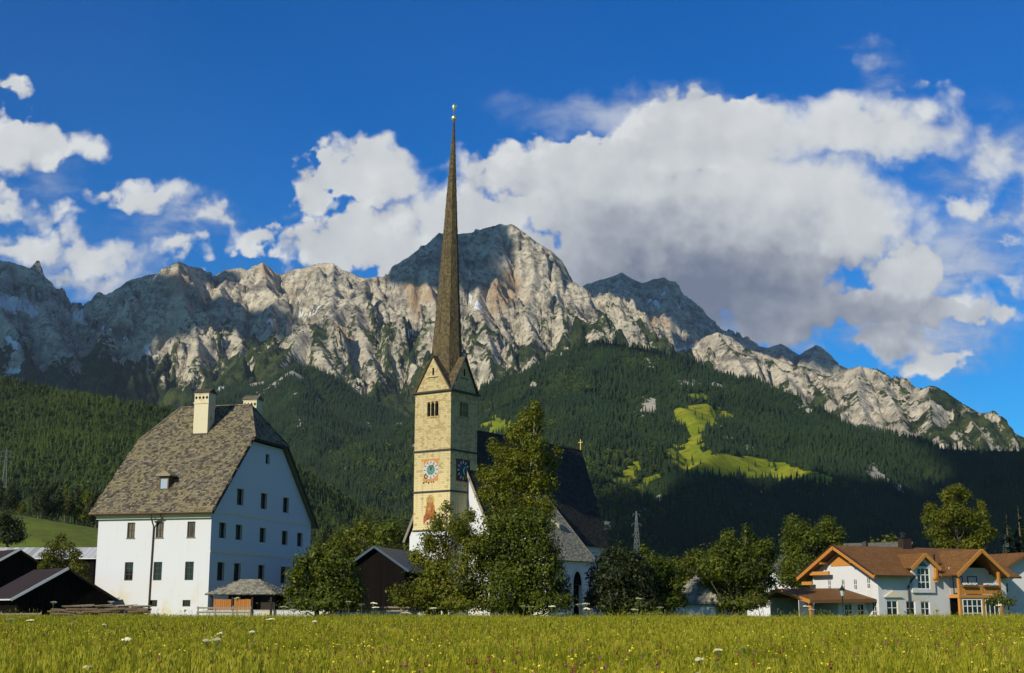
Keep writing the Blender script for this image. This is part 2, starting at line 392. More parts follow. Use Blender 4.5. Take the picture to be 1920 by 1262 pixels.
rl([(1032,470,5650),(1050,481,5700),(1058,508,5740),(1068,545,5780)], .72, 3.6, 170)
rl([(1050,505,5600),(1060,545,5400),(1085,588,5150),(1112,612,4900),(1130,637,4650),(1170,680,4400)], .6, 1.1, 120)
# spurs toward the valley
rl([(335,490,5750),(330,545,5450),(345,620,5200),(372,690,4950),(395,730,4800)], .8, 1.5, 130)
rl([(240,525,5950),(262,590,5500),(290,650,5250),(300,700,5000)], .85, 1.5, 130)
rl([(110,550,6200),(100,600,5600),(110,660,5300),(150,720,4900)], .85, 1.4, 120)
rl([(20,490,6300),(10,580,5700),(25,660,5300),(50,720,4900)], .85, 1.4, 120)
rl([(420,505,6000),(425,560,5600),(430,630,5250),(440,690,4950)], .85, 1.5, 120)
rl([(492,490,5950),(505,560,5600),(490,640,5200)], .85, 1.5, 110)
rl([(690,521,5850),(640,565,5350),(590,608,5000),(548,648,4750),(495,697,4500),(430,735,4350)], .72, 1.0, 100)
rl([(625,490,5850),(620,540,5500),(600,590,5150)], .8, 1.3, 110)
rl([(706,517,5900),(725,580,5350),(770,650,4950),(830,720,4600),(880,775,4350)], .75, 1.1, 100)
rl([(640,565,5350),(680,650,4900),(740,730,4550),(790,800,4250)], .75, 1.1, 90)
rl([(590,608,5000),(620,690,4600),(690,770,4250)], .7, 1.0, 90)
rl([(825,434,5750),(815,520,5350),(830,600,5000),(850,690,4700),(890,760,4400)], .8, 1.3, 110)
rl([(935,418,5700),(925,500,5350),(905,580,5050),(930,660,4750),(950,740,4450)], .8, 1.4, 120)
rl([(985,438,5650),(990,530,5300),(985,610,5000),(1010,690,4650),(1000,740,4450)], .8, 1.4, 120)
rl([(1032,470,5650),(1040,560,5250),(1060,640,4850),(1075,690,4550)], .8, 1.4, 110)
X1, Y1 = grid(-3300, 700, 3900, 6700, 6.5)
Z1, D1, E1 = rocky(X1, Y1, massif, 3, amp=106, octs=6, strata=.5, crest=6)
gy, gx_ = np.gradient(Z1, 6.5); SL = np.hypot(gx_, gy)
low = 1-sstep(Z1+fbm(X1, Y1, 1/500., 3, 71)*130, 620, 1350)
px1, py1 = photo_xy(X1, Y1, Z1)
west = sstep(px1, 520, 250)
veg = low*.86+E1*.34+fbm(X1, Y1, 1/160., 4, 88)*.34 - .18*sstep(SL, .9, 1.8) + .12*sstep(Z1, 1300, 700) + .05 + .14*west*low - .34*sstep(px1, 560, 640)*sstep(py1, 660, 720)*sstep(px1, 1060, 960) - .25*zone(X1, Y1, Z1, [(370,690,80,90,0)], .8)
snow = snow_spots(X1, Y1, Z1, [(30,572,46,15,12),(60,586,16,8,20),(26,645,22,7,45),(22,697,18,6,-25),(150,590,16,7,60),(272,655,18,6,60),(290,672,10,5,40),(205,615,9,4,20),(236,637,8,4,10),(190,612,4,12,0),(590,585,18,6,-35),(568,590,8,5,0),(510,603,4,9,10),(415,635,5,12,30),(880,560,6,16,-30),(898,570,5,12,-15),(770,622,4,9,0),(410,727,16,5,-15),(150,600,10,6,30)])
hue = zone(X1, Y1, Z1, [(335,530,30,38,0),(262,572,14,22,0),(310,728,10,16,0),(945,540,42,60,30),(790,545,60,30,20),(650,630,16,60,-40),(775,560,20,60,-15),(500,505,30,25,0)], .9)*.55
grid_obj('mountain_range', X1, Y1, Z1, ROCK, dict(veg=veg, snow=snow, hue=hue, gully=E1), keep=(Z1 > -120))

# ------------------------------------------------------------------ the far peaks, right of the summit
far = [(pts3([(1000,600,8000),(1040,560,8000),(1072,546,8000),(1100,530,8000),(1130,523,7900),(1150,517,7900),(1165,510,7850),(1182,519,7900),(1205,528,7900),(1225,522,7850),(1246,519,7850),(1262,536,7850),(1290,556,7800),(1315,576,7800),(1335,598,7800),(1346,612,7750),(1375,628,7700),(1420,646,7600),(1442,651,7550),(1466,643,7500),(1482,652,7500),(1500,664,7450),(1512,656,7400),(1530,645,7350),(1545,652,7350),(1560,674,7350),(1592,692,7300),(1650,740,7200),(1750,800,7000)]), .68, 1.6, 200)]
for p in ([(1165,510,7850),(1160,570,7400),(1190,640,6900)],[(1246,519,7850),(1262,580,7400),(1250,640,7000)],[(1100,530,8000),(1105,590,7500),(1130,650,7000)],[(1315,576,7800),(1310,630,7400)],[(1530,645,7350),(1520,690,7000),(1540,720,6800)],[(1466,643,7500),(1470,680,7200)]):
    far.append((pts3(p), .8, 1.4, 120))
X2, Y2 = grid(100, 2600, 6500, 8400, 8)
Z2, D2, E2 = rocky(X2, Y2, far, 41, amp=85, octs=5, strata=.4)
snow2 = snow_spots(X2, Y2, Z2, [(1225,566,18,5,28),(1130,603,12,4,5),(1195,632,5,16,-30),(1285,655,22,9,-25),(1240,550,4,6,0),(1275,573,5,4,0)])
hue2 = zone(X2, Y2, Z2, [(1240,610,55,30,20),(1300,640,40,15,-20)], .9)*.45
veg2 = fbm(X2, Y2, 1/200., 3, 12)*.2+.05
grid_obj('far_peak', X2, Y2, Z2, ROCK, dict(veg=veg2, snow=snow2, hue=hue2, gully=E2), keep=(Z2 > 300))

# ------------------------------------------------------------------ the pale rock ridge on the right
pale = [(pts3([(1200,700,5700),(1245,690,5650),(1282,668,5600),(1300,650,5600),(1320,632,5600),(1345,622,5550),(1375,634,5550),(1400,654,5500),(1440,666,5450),(1480,682,5400),(1520,692,5400),(1545,706,5350),(1562,706,5300),(1585,692,5250),(1610,684,5200),(1640,690,5200),(1665,703,5150),(1690,724,5100),(1710,737,5050),(1742,722,5000),(1765,728,5000),(1800,751,4950),(1850,781,4900),(1885,801,4850),(1930,822,4800),(2100,880,4700)]), .62, 1.25, 150)]
for p in ([(1345,622,5550),(1400,700,5150),(1450,760,4800),(1480,800,4550)],[(1300,650,5600),(1330,710,5200),(1360,750,4900)],[(1440,666,5450),(1500,740,5050),(1560,800,4700)],[(1520,692,5400),(1560,750,5050),(1620,820,4600)],[(1610,684,5200),(1610,750,4850),(1650,830,4450)],[(1640,690,5200),(1690,780,4750),(1700,830,4450)],[(1742,722,5000),(1750,790,4600),(1770,830,4350)],[(1800,751,4950),(1840,810,4600)]):
    pale.append((pts3(p), .7, 1.1, 100))
X3, Y3 = grid(500, 2900, 3900, 6300, 6.5)
Z3, D3, E3 = rocky(X3, Y3, pale, 97, amp=66, octs=6, strata=.25)
gy, gx_ = np.gradient(Z3, 6.5); SL3 = np.hypot(gx_, gy); px3, py3 = photo_xy(X3, Y3, Z3)
veg3 = .40+E3*.22+fbm(X3, Y3, 1/140., 4, 8)*.38-.22*sstep(SL3, .8, 1.5)+.45*sstep(px3, 1640, 1760)*sstep(fbm(X3, Y3, 1/120., 4, 3), -.5, .5)+.2*sstep(py3, 760, 850)
snow3 = snow_spots(X3, Y3, Z3, [(1283,658,20,7,-30)])
grid_obj('rocky_ridge', X3, Y3, Z3, ROCK, dict(veg=veg3, snow=snow3, hue=0*X3-.1, gully=E3), keep=(Z3 > 200))

# ------------------------------------------------------------------ wooded hills
def hill(name, ridges, box, st, seed, bumpy=26, meadow=None, bare=None, rocks=None):
    X, Y = grid(*box, st); WX = X+fbm(X, Y, 1/500., 3, seed)*70; WY = Y+fbm(X, Y, 1/500., 3, seed+4)*70
    Z, D = seg_field(WX, WY, ridges)
    h = sstep(D, 0, 160)
    Z = Z+(fbm(X, Y, 1/380., 4, seed+7)*bumpy+ (ridged(X, Y, 1/300., 3, seed+2)-.9)*bumpy*.8)*h
    px, py = photo_xy(X, Y, Z)
    me = np.zeros_like(X); ba = np.zeros_like(X)
    wob = fbm(X, Y, 1/90., 4, seed+50)*13
    for poly in meadow or []: me = np.maximum(me, inpoly(px+wob, py+wob*.5, poly).astype(float))
    if rocks is not None: ba = rocks(X, Y, Z, px, py)
    for (x, y, rx, ry, a) in bare or []: ba = np.maximum(ba, zone(X, Y, Z, [(x, y, rx, ry, a)], .9))
    o = grid_obj(name, X, Y, Z, HILL, dict(meadow=me, bare=ba), keep=(Z > -40))
    return dict(X=X, Y=Y, Z=Z, px=px, py=py, me=me, ba=ba, o=o)
MEADOWS = [[(1272,772),(1296,758),(1330,756),(1366,773),(1352,795),(1330,815),(1312,840),(1345,850),(1400,856),(1480,874),(1535,890),(1572,908),(1500,908),(1430,895),(1380,892),(1330,893),(1285,886),(1266,860),(1268,845),(1300,832),(1306,812),(1290,795),(1273,790)],
           [(1110,925),(1150,900),(1200,868),(1222,862),(1205,890),(1150,918),(1118,936)],[(1190,915),(1240,893),(1245,900),(1200,925)],[(1795,845),(1830,828),(1868,838),(1850,848)],[(905,800),(935,780),(950,795),(925,812)],[(1290,742),(1320,738),(1335,748),(1305,752)]]
MEADOWS[0] = [(1398+(x-1398)*1.10, y) for x, y in MEADOWS[0]]
HC = hill('wooded_hill', [(pts3([(850,900,4300),(900,815,4000),(945,778,3800),(1000,724,3600),(1050,676,3500),(1090,647,3450),(1128,637,3400),(1180,641,3400),(1222,651,3400),(1270,673,3350),(1310,700,3300),(1370,736,3200),(1430,766,3100),(1500,796,3000),(1560,811,2950),(1640,831,2900),(1700,838,2850),(1800,842,2800),(1920,846,2700),(2150,860,2600)]), .42, .55, 300),
   (pts3([(1128,637,3400),(1110,740,2800),(1090,850,2200),(1080,960,1600)]), .5, .5, 100),(pts3([(1270,673,3350),(1300,770,2750),(1340,880,2200),(1380,980,1600)]), .45, .5, 100),
   (pts3([(1500,796,3000),(1540,870,2450),(1600,950,1900)]), .45, .5, 100),(pts3([(945,778,3800),(960,840,3000),(940,910,2200)]), .5, .5, 100)],
   (-900, 2600, 1000, 4200), 11, 201, 26, MEADOWS, [(1140,985,14,30,20),(1430,925,10,5,30),(1260,900,8,10,0),(1000,720,14,12,0)], rocks=lambda X, Y, Z, px, py: np.clip((fbm(X*1.6, Y*.6, 1/130., 4, 62)*.9-.02)*.9, 0, 1))
HD = hill('shadowed_hill', [(pts3([(1480,1075,1500),(1600,1030,1700),(1680,985,1850),(1740,950,1950),(1800,912,2050),(1850,884,2100),(1900,862,2150),(1960,838,2200),(2100,800,2200)]), .5, .5, 100)], (500, 2200, 900, 2700), 11, 231, 14)
HM = hill('middle_hill', [(pts3([(300,800,4300),(400,760,4200),(450,730,4150),(480,718,4100),(520,700,4050),(560,684,4000),(590,690,3950),(620,714,3900),(660,744,3850),(700,788,3800),(740,840,3750),(790,900,3700),(850,960,3600)]), .5, .6, 200),
   (pts3([(560,684,4000),(560,760,3400),(600,850,2800),(640,930,2200)]), .55, .55, 100),(pts3([(450,730,4150),(470,820,3400),(520,900,2700)]), .5, .5, 100)], (-2000, 300, 1500, 4500), 11, 251, 24, None, [(560,790,7,40,-25),(600,752,4,14,-30),(690,795,4,30,-40),(730,860,6,10,-35),(745,930,8,16,0)], rocks=lambda X, Y, Z, px, py: np.clip((fbm(X, Y, 1/170., 4, 61)*.9+.15)*sstep(py, 850, 700), 0, 1))
HL = hill('left_hill', [(pts3([(-250,690,2000),(-100,690,1950),(0,707,1900),(60,717,1880),(130,735,1850),(200,755,1800),(260,768,1750),(300,774,1720),(350,782,1700),(420,800,1650),(500,840,1600),(560,880,1560),(620,930,1500),(700,980,1450)]), .45, .5, 200)], (-1900, 200, 500, 2600), 9, 271, 20)
# valley floor: nearly level by the village, climbing into the hills
xs = np.concatenate([np.linspace(-6000,-800,14)[:-1], np.linspace(-800, 800, 201), np.linspace(800, 6000, 14)[1:]])
ys = np.concatenate([np.linspace(-300, 0, 6)[:-1], np.linspace(0, 260, 90)[:-1], np.linspace(260, 1400, 150)[:-1], np.linspace(1400, 9500, 30)])
XG, YG = np.meshgrid(xs, ys)
def ground_z(x, y):
    x = np.asarray(x, float); y = np.asarray(y, float)
    z = fbm(x, y, 1/40., 2, 301)*.10*sstep(y, 5, 30)
    z = z+sstep(y, 260, 1300)*40
    # the grassy bank left of the big house and the one behind it
    z = z+sstep(y, 235, 445)*(18*sstep(x, -25, -62)+.17*np.clip(-x-105, 0, 90))*(1-.75*sstep(y, 450, 600))
    return z
ZG = ground_z(XG, YG)
def turf(t, b):
    pos = t.node('NewGeometry').outputs['Position']
    n = t.noise(pos, .35, 6, .6); n2 = t.noise(pos, .02, 4, .5)
    c = t.mix(t.ramp(n, .35, .65), (.07, .10, .008), (.13, .155, .012)); c = t.mix(t.ramp(n2, .4, .65, 0, .6), c, (.17, .22, .012))
    setc(t, b, c); b.inputs['Roughness'].default_value = .95; bump(t, b, n, .6, .2)
TURF = material('turf', turf)
grid_obj('ground', XG, YG, ZG, TURF)
# ------------------------------------------------------------------ cumulus clouds between the sun and the mountains
def cloud_mat(t, b):
    setc(t, b, (.85, .85, .86)); b.inputs['Roughness'].default_value = 1; b.inputs['Specular IOR Level'].default_value = 0
CLOUD = material('cloud_white', cloud_mat)
def shade_cloud(fields, poly, alt, holes=(), cell=45., seed=1, pad=1):
    "a drifting cumulus whose shadow lies on the slopes that the photo shows shaded"
    Q = []
    for X, Y, Z in fields:
        px, py = photo_xy(X, Y, Z); k = inpoly(px, py, poly)
        for h in holes: k &= ~inpoly(px, py, h)
        s_ = 2 if X[0, 1]-X[0, 0] < 9 else 1
        k = k[::s_, ::s_]; P_ = np.stack([X[::s_, ::s_][k], Y[::s_, ::s_][k], Z[::s_, ::s_][k]], 1); Q.append(P_)
    Q = np.concatenate(Q); q = Q[:, :2]+S2S[:2]*((alt-Q[:, 2])/S2S[2])[:, None]
    lo = q.min(0)-6*cell; n = ((q.max(0)+6*cell-lo)/cell).astype(int)+1
    G = np.zeros((n[1], n[0])); ij = ((q-lo)/cell).astype(int); G[ij[:, 1], ij[:, 0]] = 1
    for _ in range(2):
        A = np.pad(G, 1); G = sum(A[1+i:1+i+n[1], 1+j:1+j+n[0]] for i in (-1, 0, 1) for j in (-1, 0, 1))/9.
    up = 3; XX, YY = np.meshgrid(np.arange(0, n[0]-1, 1/up), np.arange(0, n[1]-1, 1/up)); ix, iy = XX.astype(int), YY.astype(int); a, b = XX-ix, YY-iy
    ix1, iy1 = np.minimum(ix+1, n[0]-1), np.minimum(iy+1, n[1]-1)
    Gf = (G[iy, ix]*(1-a)+G[iy, ix1]*a)*(1-b)+(G[iy1, ix]*(1-a)+G[iy1, ix1]*a)*b
    WX, WY = lo[0]+XX*cell, lo[1]+YY*cell
    d = Gf-.42+fbm(WX, WY, 1/160., 4, seed)*.22
    keep = d > 0; st = cell/up
    th = np.sqrt(np.clip(d, 0, None))*70*(1+.5*fbm(WX, WY, 1/90., 3, seed+3))
    ny, nx = keep.shape; idx = -np.ones((ny, nx), int); kq = keep[:-1, :-1] & keep[1:, :-1] & keep[:-1, 1:] & keep[1:, 1:]
    used = np.zeros((ny, nx), bool); used[:-1, :-1] |= kq; used[1:, :-1] |= kq; used[:-1, 1:] |= kq; used[1:, 1:] |= kq
    idx[used] = np.arange(used.sum()); N = used.sum()
    top = np.stack([WX[used], WY[used], alt+2+np.maximum(th[used], 0)], 1); bot = np.stack([WX[used], WY[used], alt-.25*th[used]], 1)
    j, i = np.nonzero(kq); q4 = np.stack([idx[j, i], idx[j, i+1], idx[j+1, i+1], idx[j+1, i]], 1)
    me = bpy.data.meshes.new('cloud'); V = np.concatenate([top, bot]); Fq = np.concatenate([q4, q4[:, ::-1]+N])
    me.vertices.add(len(V)); me.vertices.foreach_set('co', V.astype(np.float32).ravel()); me.loops.add(Fq.size); me.loops.foreach_set('vertex_index', Fq.astype(np.int32).ravel())
    me.polygons.add(len(Fq)); me.polygons.foreach_set('loop_start', np.arange(0, Fq.size, 4, dtype=np.int32)); me.update(calc_edges=True)
    me.polygons.foreach_set('use_smooth', np.ones(len(Fq), bool)); me.materials.append(CLOUD)
    o = bpy.data.objects.new('cloud', me); COL.objects.link(o); o['kind'] = 'structure'
    return o
MASS = [(X1, Y1, Z1)]
shade_cloud(MASS, [(-160,430),(90,430),(165,565),(232,530),(296,522),(300,560),(318,592),(352,582),(395,565),(425,590),(545,588),(560,628),(480,640),(435,606),(395,606),(380,625),(330,625),(285,640),(270,690),(270,800),(-160,800)], 3600, [[(246,555),(272,555),(274,588),(250,590)],[(150,590),(190,600),(150,700),(130,690)]], seed=5)
shade_cloud(MASS, [(728,500),(728,480),(760,465),(826,420),(930,400),(952,415),(952,470),(935,515),(905,540),(860,545),(795,528),(742,528)], 3300, seed=9)
shade_cloud([(X2, Y2, Z2)], [(1060,500),(1360,500),(1480,625),(1600,660),(1600,700),(1470,672),(1375,650),(1330,640),(1290,700),(1060,700)], 4200, [[(1185,592),(1250,590),(1305,622),(1300,645),(1230,640),(1195,612)]], seed=13)
shade_cloud([(HD['X'], HD['Y'], HD['Z']), (HC['X'], HC['Y'], HC['Z'])], [(1120,985),(1180,950),(1290,935),(1400,905),(1500,918),(1600,900),(1660,925),(1740,935),(1830,880),(1990,825),(1990,1100),(1150,1100)], 3400, cell=50, seed=21)

# ------------------------------------------------------------------ forest
def leafy(t, b, a, c2, trans=.25, var=.35):
    oi = t.node('ObjectInfo').outputs['Random']; n = t.attr('tone')
    pn = t.noise(t.node('ObjectInfo').outputs['Location'], .006, 4, .6); c = t.mix(t.m('MULTIPLY_ADD', t.ramp(pn, .36, .66), .65, t.m('MULTIPLY', oi, .35)), a, c2); c = t.mix(t.m('MULTIPLY', n, var), c, tuple(1.9*x for x in c2))
    setc(t, b, c); b.inputs['Roughness'].default_value = .7; b.inputs['Specular IOR Level'].default_value = .15
NEEDLE = material('conifer_green', lambda t, b: leafy(t, b, (.007, .020, .009), (.026, .048, .012)))
NEEDLE2 = material('conifer_warm_green', lambda t, b: leafy(t, b, (.014, .030, .005), (.055, .078, .008)))
BROADFAR = material('broadleaf_far_green', lambda t, b: leafy(t, b, (.035, .060, .008), (.075, .100, .012)))
PROTO = bpy.data.collections.new('tree_prototypes')
def conifer_mb(h, r, tiers, n, seed, droop=.35):
    rr = random.Random(seed); mb = MB()
    mb.tube([(0, 0, -.06*h), (0, 0, h*.5)], [h*.014, h*.006], 5)
    for k in range(tiers):
        u = k/tiers; z0 = h*(.06+.90*u); z1 = min(h, z0+h*(.30-.12*u)); R0 = r*(1-u)**.85*(1+.12*rr.uniform(-1, 1)); ph = rr.random()*6
        ring = []
        for i in range(2*n):
            a = ph+math.pi*i/n; q = R0*(1.0 if i % 2 == 0 else .52)*rr.uniform(.75, 1.15); ring.append((q*math.cos(a), q*math.sin(a), z0-(droop*q if i % 2 == 0 else 0)+rr.uniform(-.01, .01)*h))
        vs = ring+[(0, 0, z1)]
        for i in range(2*n): mb.add([vs[i], vs[(i+1) % (2*n)], vs[-1]], [(0, 1, 2)], rr.random()**2)
    return mb
def round_mb(h, r, seed, n=130):
    rr = random.Random(seed); mb = MB(); mb.tube([(0, 0, -1), (0, 0, h*.5)], [h*.02, h*.01], 5)
    for i in range(n):
        a = rr.random()*2*math.pi; z = rr.uniform(-1, 1); q = math.sqrt(1-z*z); s_ = rr.uniform(.7, 1.05)
        c = np.array([q*math.cos(a)*r*s_, q*math.sin(a)*r*s_, h*.56+z*h*.44*s_]); sz = r*rr.uniform(.16, .34)
        d1 = np.array([rr.gauss(0, 1) for _ in range(3)]); d1 /= np.linalg.norm(d1); d2 = np.cross(d1, [rr.gauss(0, 1) for _ in range(3)]); d2 /= np.linalg.norm(d2)
        mb.add([c-d1*sz, c+d2*sz*.7, c+d1*sz, c-d2*sz*.7], [(0, 1, 2, 3)], rr.random()**2)
    return mb
def proto(col, mb, name, mat):
    o = mb.build(name, mat); COL.objects.unlink(o); col.objects.link(o); return o
CONI, CONIW, MIXED = [bpy.data.collections.new(n) for n in ('spruce_forms', 'warm_spruce_forms', 'mixed_forms')]
for k in range(4): proto(CONI, conifer_mb(1, .155+.02*(k % 3), 6+k % 2, 5, k), 'spruce', NEEDLE)
for k in range(3): proto(CONIW, conifer_mb(1, .16+.02*k, 6, 5, k+20), 'spruce', NEEDLE2)
proto(CONIW, round_mb(.8, .27, 41), 'round_crown', NEEDLE2)
for k in range(3): proto(MIXED, round_mb(1, .36+.05*k, k+50), 'round_crown', BROADFAR)
for k in range(2): proto(MIXED, conifer_mb(1.15, .17, 6, 5, k+60), 'spruce', NEEDLE2)
def instance_group():
    g = bpy.data.node_groups.new('scatter', 'GeometryNodeTree')
    g.interface.new_socket('Geometry', in_out='INPUT', socket_type='NodeSocketGeometry'); g.interface.new_socket('Forms', in_out='INPUT', socket_type='NodeSocketCollection')
    g.interface.new_socket('Geometry', in_out='OUTPUT', socket_type='NodeSocketGeometry')
    N, L = g.nodes, g.links; i = N.new('NodeGroupInput'); o = N.new('NodeGroupOutput')
    ip = N.new('GeometryNodeInstanceOnPoints'); ci = N.new('GeometryNodeCollectionInfo'); ci.inputs['Separate Children'].default_value = True; ci.inputs['Reset Children'].default_value = True
    def na(n, typ='FLOAT'):
        a = N.new('GeometryNodeInputNamedAttribute'); a.data_type = typ; a.inputs['Name'].default_value = n; return a.outputs['Attribute']
    L.new(i.outputs['Geometry'], ip.inputs['Points']); L.new(i.outputs['Forms'], ci.inputs['Collection']); L.new(ci.outputs[0], ip.inputs['Instance'])
    ip.inputs['Pick Instance'].default_value = True
    L.new(na('pick', 'INT'), ip.inputs['Instance Index']); L.new(na('size', 'FLOAT_VECTOR'), ip.inputs['Scale'])
    rot = N.new('ShaderNodeCombineXYZ'); L.new(na('lean'), rot.inputs[0]); L.new(na('turn'), rot.inputs[2]); 
    e2r = N.new('FunctionNodeEulerToRotation'); L.new(rot.outputs[0], e2r.inputs[0]); L.new(e2r.outputs[0], ip.inputs['Rotation'])
    L.new(ip.outputs[0], o.inputs[0]); return g
SCATTER = instance_group()
def scatter(name, P, size, forms, lean=None, kind='stuff', wide=None):
    n = len(P); me = bpy.data.meshes.new(name); me.vertices.add(n); me.vertices.foreach_set('co', P.astype(np.float32).ravel())
    w = size if wide is None else wide
    me.attributes.new('size', 'FLOAT_VECTOR', 'POINT').data.foreach_set('vector', np.stack([w, w, size], 1).astype(np.float32).ravel())
    me.attributes.new('turn', 'FLOAT', 'POINT').data.foreach_set('value', (RNG.random(n)*6.28).astype(np.float32))
    me.attributes.new('lean', 'FLOAT', 'POINT').data.foreach_set('value', (lean if lean is not None else np.zeros(n)).astype(np.float32))
    me.attributes.new('pick', 'INT', 'POINT').data.foreach_set('value', RNG.integers(0, len(forms.objects), n).astype(np.int32))
    o = bpy.data.objects.new(name, me); COL.objects.link(o); md = o.modifiers.new('scatter', 'NODES'); md.node_group = SCATTER
    for it in SCATTER.interface.items_tree:
        if it.name == 'Forms': md[it.identifier] = forms
    o['kind'] = kind; return o
def wood(name, hl, st, hmin, hmax, forms, seed, thin=0., pymin=-99, extra=None):
    X, Y, Z = hl['X'], hl['Y'], hl['Z']
    xx, yy = np.meshgrid(np.arange(X[0, 0], X[0, -1], st), np.arange(Y[0, 0], Y[-1, 0], st)); r = np.random.default_rng(seed)
    x = (xx+r.uniform(-.5, .5, xx.shape)*st*.95).ravel(); y = (yy+r.uniform(-.5, .5, yy.shape)*st*.95).ravel()
    z = sample(X, Y, Z, x, y); px, py = photo_xy(x, y, z)
    zb = sample(X, Y, Z, x, y+6); zf = sample(X, Y, Z, x, y-6)
    facing = (zb-zf)/12 > (z-EYE)/np.maximum(y, 1)-.12
    k = facing & (px > -50) & (px < 1980) & (z > -6)
    k &= (sample(X, Y, hl['me'], x, y)+fbm(x, y, 1/60., 2, 7)*.25 < .5+(r.random(len(x)) < .03)*2) & (sample(X, Y, hl['ba'], x, y) < .45+.25*r.random(len(x)))
    k &= r.random(len(x)) > thin+.4*sstep(fbm(x, y, 1/150., 3, seed), .0, .5)
    if extra is not None: k &= extra(x, y, z, px, py, r)
    P = np.stack([x, y, z], 1)[k]; n = len(P)
    h = r.uniform(hmin, hmax, n)*(.85+.3*r.random(n)); w = h*r.uniform(.85, 1.35, n)
    print(name, n); return scatter(name, P, h, forms, wide=w)
wood('forest_on_wooded_hill', HC, 8.2, 9, 20, CONI, 1, .10)
wood('light_wood_on_wooded_hill', HC, 17, 9, 15, MIXED, 6, .0, extra=lambda x, y, z, px, py, r: (fbm(x, y, 1/220., 3, 5)+1.1*sstep(px, 1330, 1120)*sstep(py, 800, 900)-.35*sstep(px, 1250, 1400) > .38+.3*r.random(len(x))))
wood('light_wood_on_left_hill', HL, 12, 5, 9, MIXED, 7, .0, extra=lambda x, y, z, px, py, r: fbm(x, y, 1/120., 3, 6) > .15+.3*r.random(len(x)))
wood('forest_on_shadowed_hill', HD, 7.2, 9, 16, CONI, 2)
wood('forest_on_middle_hill', HM, 9.5, 11, 20, CONI, 3)
wood('forest_on_left_hill', HL, 5.2, 6, 11.5, CONIW, 4, .04)
# ------------------------------------------------------------------ mountain air
def haze_fn():
    m = bpy.data.materials.new('mountain_air'); m.use_nodes = True; n = m.node_tree.nodes; n.remove(n['Principled BSDF'])
    v = n.new('ShaderNodeVolumePrincipled'); v.inputs['Color'].default_value = (.62, .78, 1, 1); v.inputs['Density'].default_value = HAZE; v.inputs['Anisotropy'].default_value = .2
    m.node_tree.links.new(v.outputs[0], n['Material Output'].inputs['Volume']); return m
if HAZE > 0:
    hb = MB().box((-7000, -500, -130), (7000, 9800, 2250)); ho = hb.build('haze', haze_fn()); ho['kind'] = 'stuff'
# ------------------------------------------------------------------ building materials
def plaster(base, stain=(.55,.5,.36), amt=.35):
    def fn(t, b):
        o = objco(t); n = t.noise(o, .55, 6, .62); n2 = t.noise(o, 7, 4, .6); z = t.sep(o)[2]
        c = t.mix(t.ramp(n2, .3, .7, 0, .25), base, tuple(x*.86 for x in base))
        low = t.ramp(z, 5.5, 1.5)
        c = t.mix(t.m('MULTIPLY', t.m('ADD', t.ramp(n, .56, .72, 0, amt), t.m('MULTIPLY', low, t.ramp(n, .47, .62, 0, amt*2.4))), .8), c, stain)
        st = t.noise(t.vm('MULTIPLY', o, (2.2, 2.2, .18)), 1, 5, .6); c = t.mix(t.ramp(st, .56, .75, 0, .22), c, tuple(x*.62 for x in base))
        setc(t, b, c); b.inputs['Roughness'].default_value = .9; bump(t, b, t.noise(o, 6, 5, .6), .35, .03)
    return fn
PLASTER = material('white_plaster', plaster((.57, .585, .62)))
CREAM = material('cream_plaster', plaster((.66, .60, .44)))
GREYPL = material('grey_plaster', plaster((.52, .52, .50)))
def shingle(a, b_, lich, k=.5):
    def fn(t, b):
        o = objco(t); tone = t.attr('tone'); n = t.noise(o, .5, 5, .6); n2 = t.noise(o, 9, 4, .65)
        c = t.mix(tone, a, b_); c = t.mix(t.m('MULTIPLY', t.ramp(t.m('MULTIPLY_ADD', tone, .35, n), .58, .82), k), c, lich)
        c = t.mix(t.ramp(n2, .45, .75, 0, .55), c, tuple(x*.35 for x in a))
        setc(t, b, c); b.inputs['Roughness'].default_value = .88; bump(t, b, n2, .5, .03)
    return fn
SHINGLE = material('weathered_shingle', shingle((.060, .050, .038), (.255, .22, .165), (.27, .23, .11), .5))
SHINGLE_GREY = material('grey_shingle', shingle((.13, .125, .11), (.33, .315, .27), (.34, .31, .17), .5))
SHINGLE_DARK = material('dark_shingle', shingle((.018, .016, .014), (.040, .036, .030), (.05, .045, .03), .4))  # near-black base tone, slightly varied from shingle to shingle
SHINGLE_SPIRE = material('spire_shingle', shingle((.060, .045, .026), (.14, .108, .062), (.16, .125, .05), .4))
def wood(a, b_, along=(1, 1, 6), rough=.75):
    def fn(t, b):
        u = uvco(t); n = t.noise(t.vm('MULTIPLY', u, (1.2, 9, 1)), 1, 6, .6); tone = t.attr('tone')
        c = t.mix(t.m('MULTIPLY_ADD', tone, .4, t.m('MULTIPLY', n, .7), clamp=True), a, b_)
        setc(t, b, c); b.inputs['Roughness'].default_value = rough; bump(t, b, n, .3, .02)
    return fn
WOOD_DARK = material('dark_wood', wood((.010, .008, .006), (.028, .021, .015)))
WOOD_BROWN = material('brown_wood', wood((.07, .036, .015), (.16, .085, .035)))
WOOD_ORANGE = material('honey_wood', wood((.34, .135, .024), (.54, .25, .055), rough=.55))
WOOD_GREY = material('grey_wood', wood((.12, .10, .075), (.30, .26, .20)))
WOOD_SHED = material('shed_planks', wood((.24, .085, .018), (.42, .17, .035)))
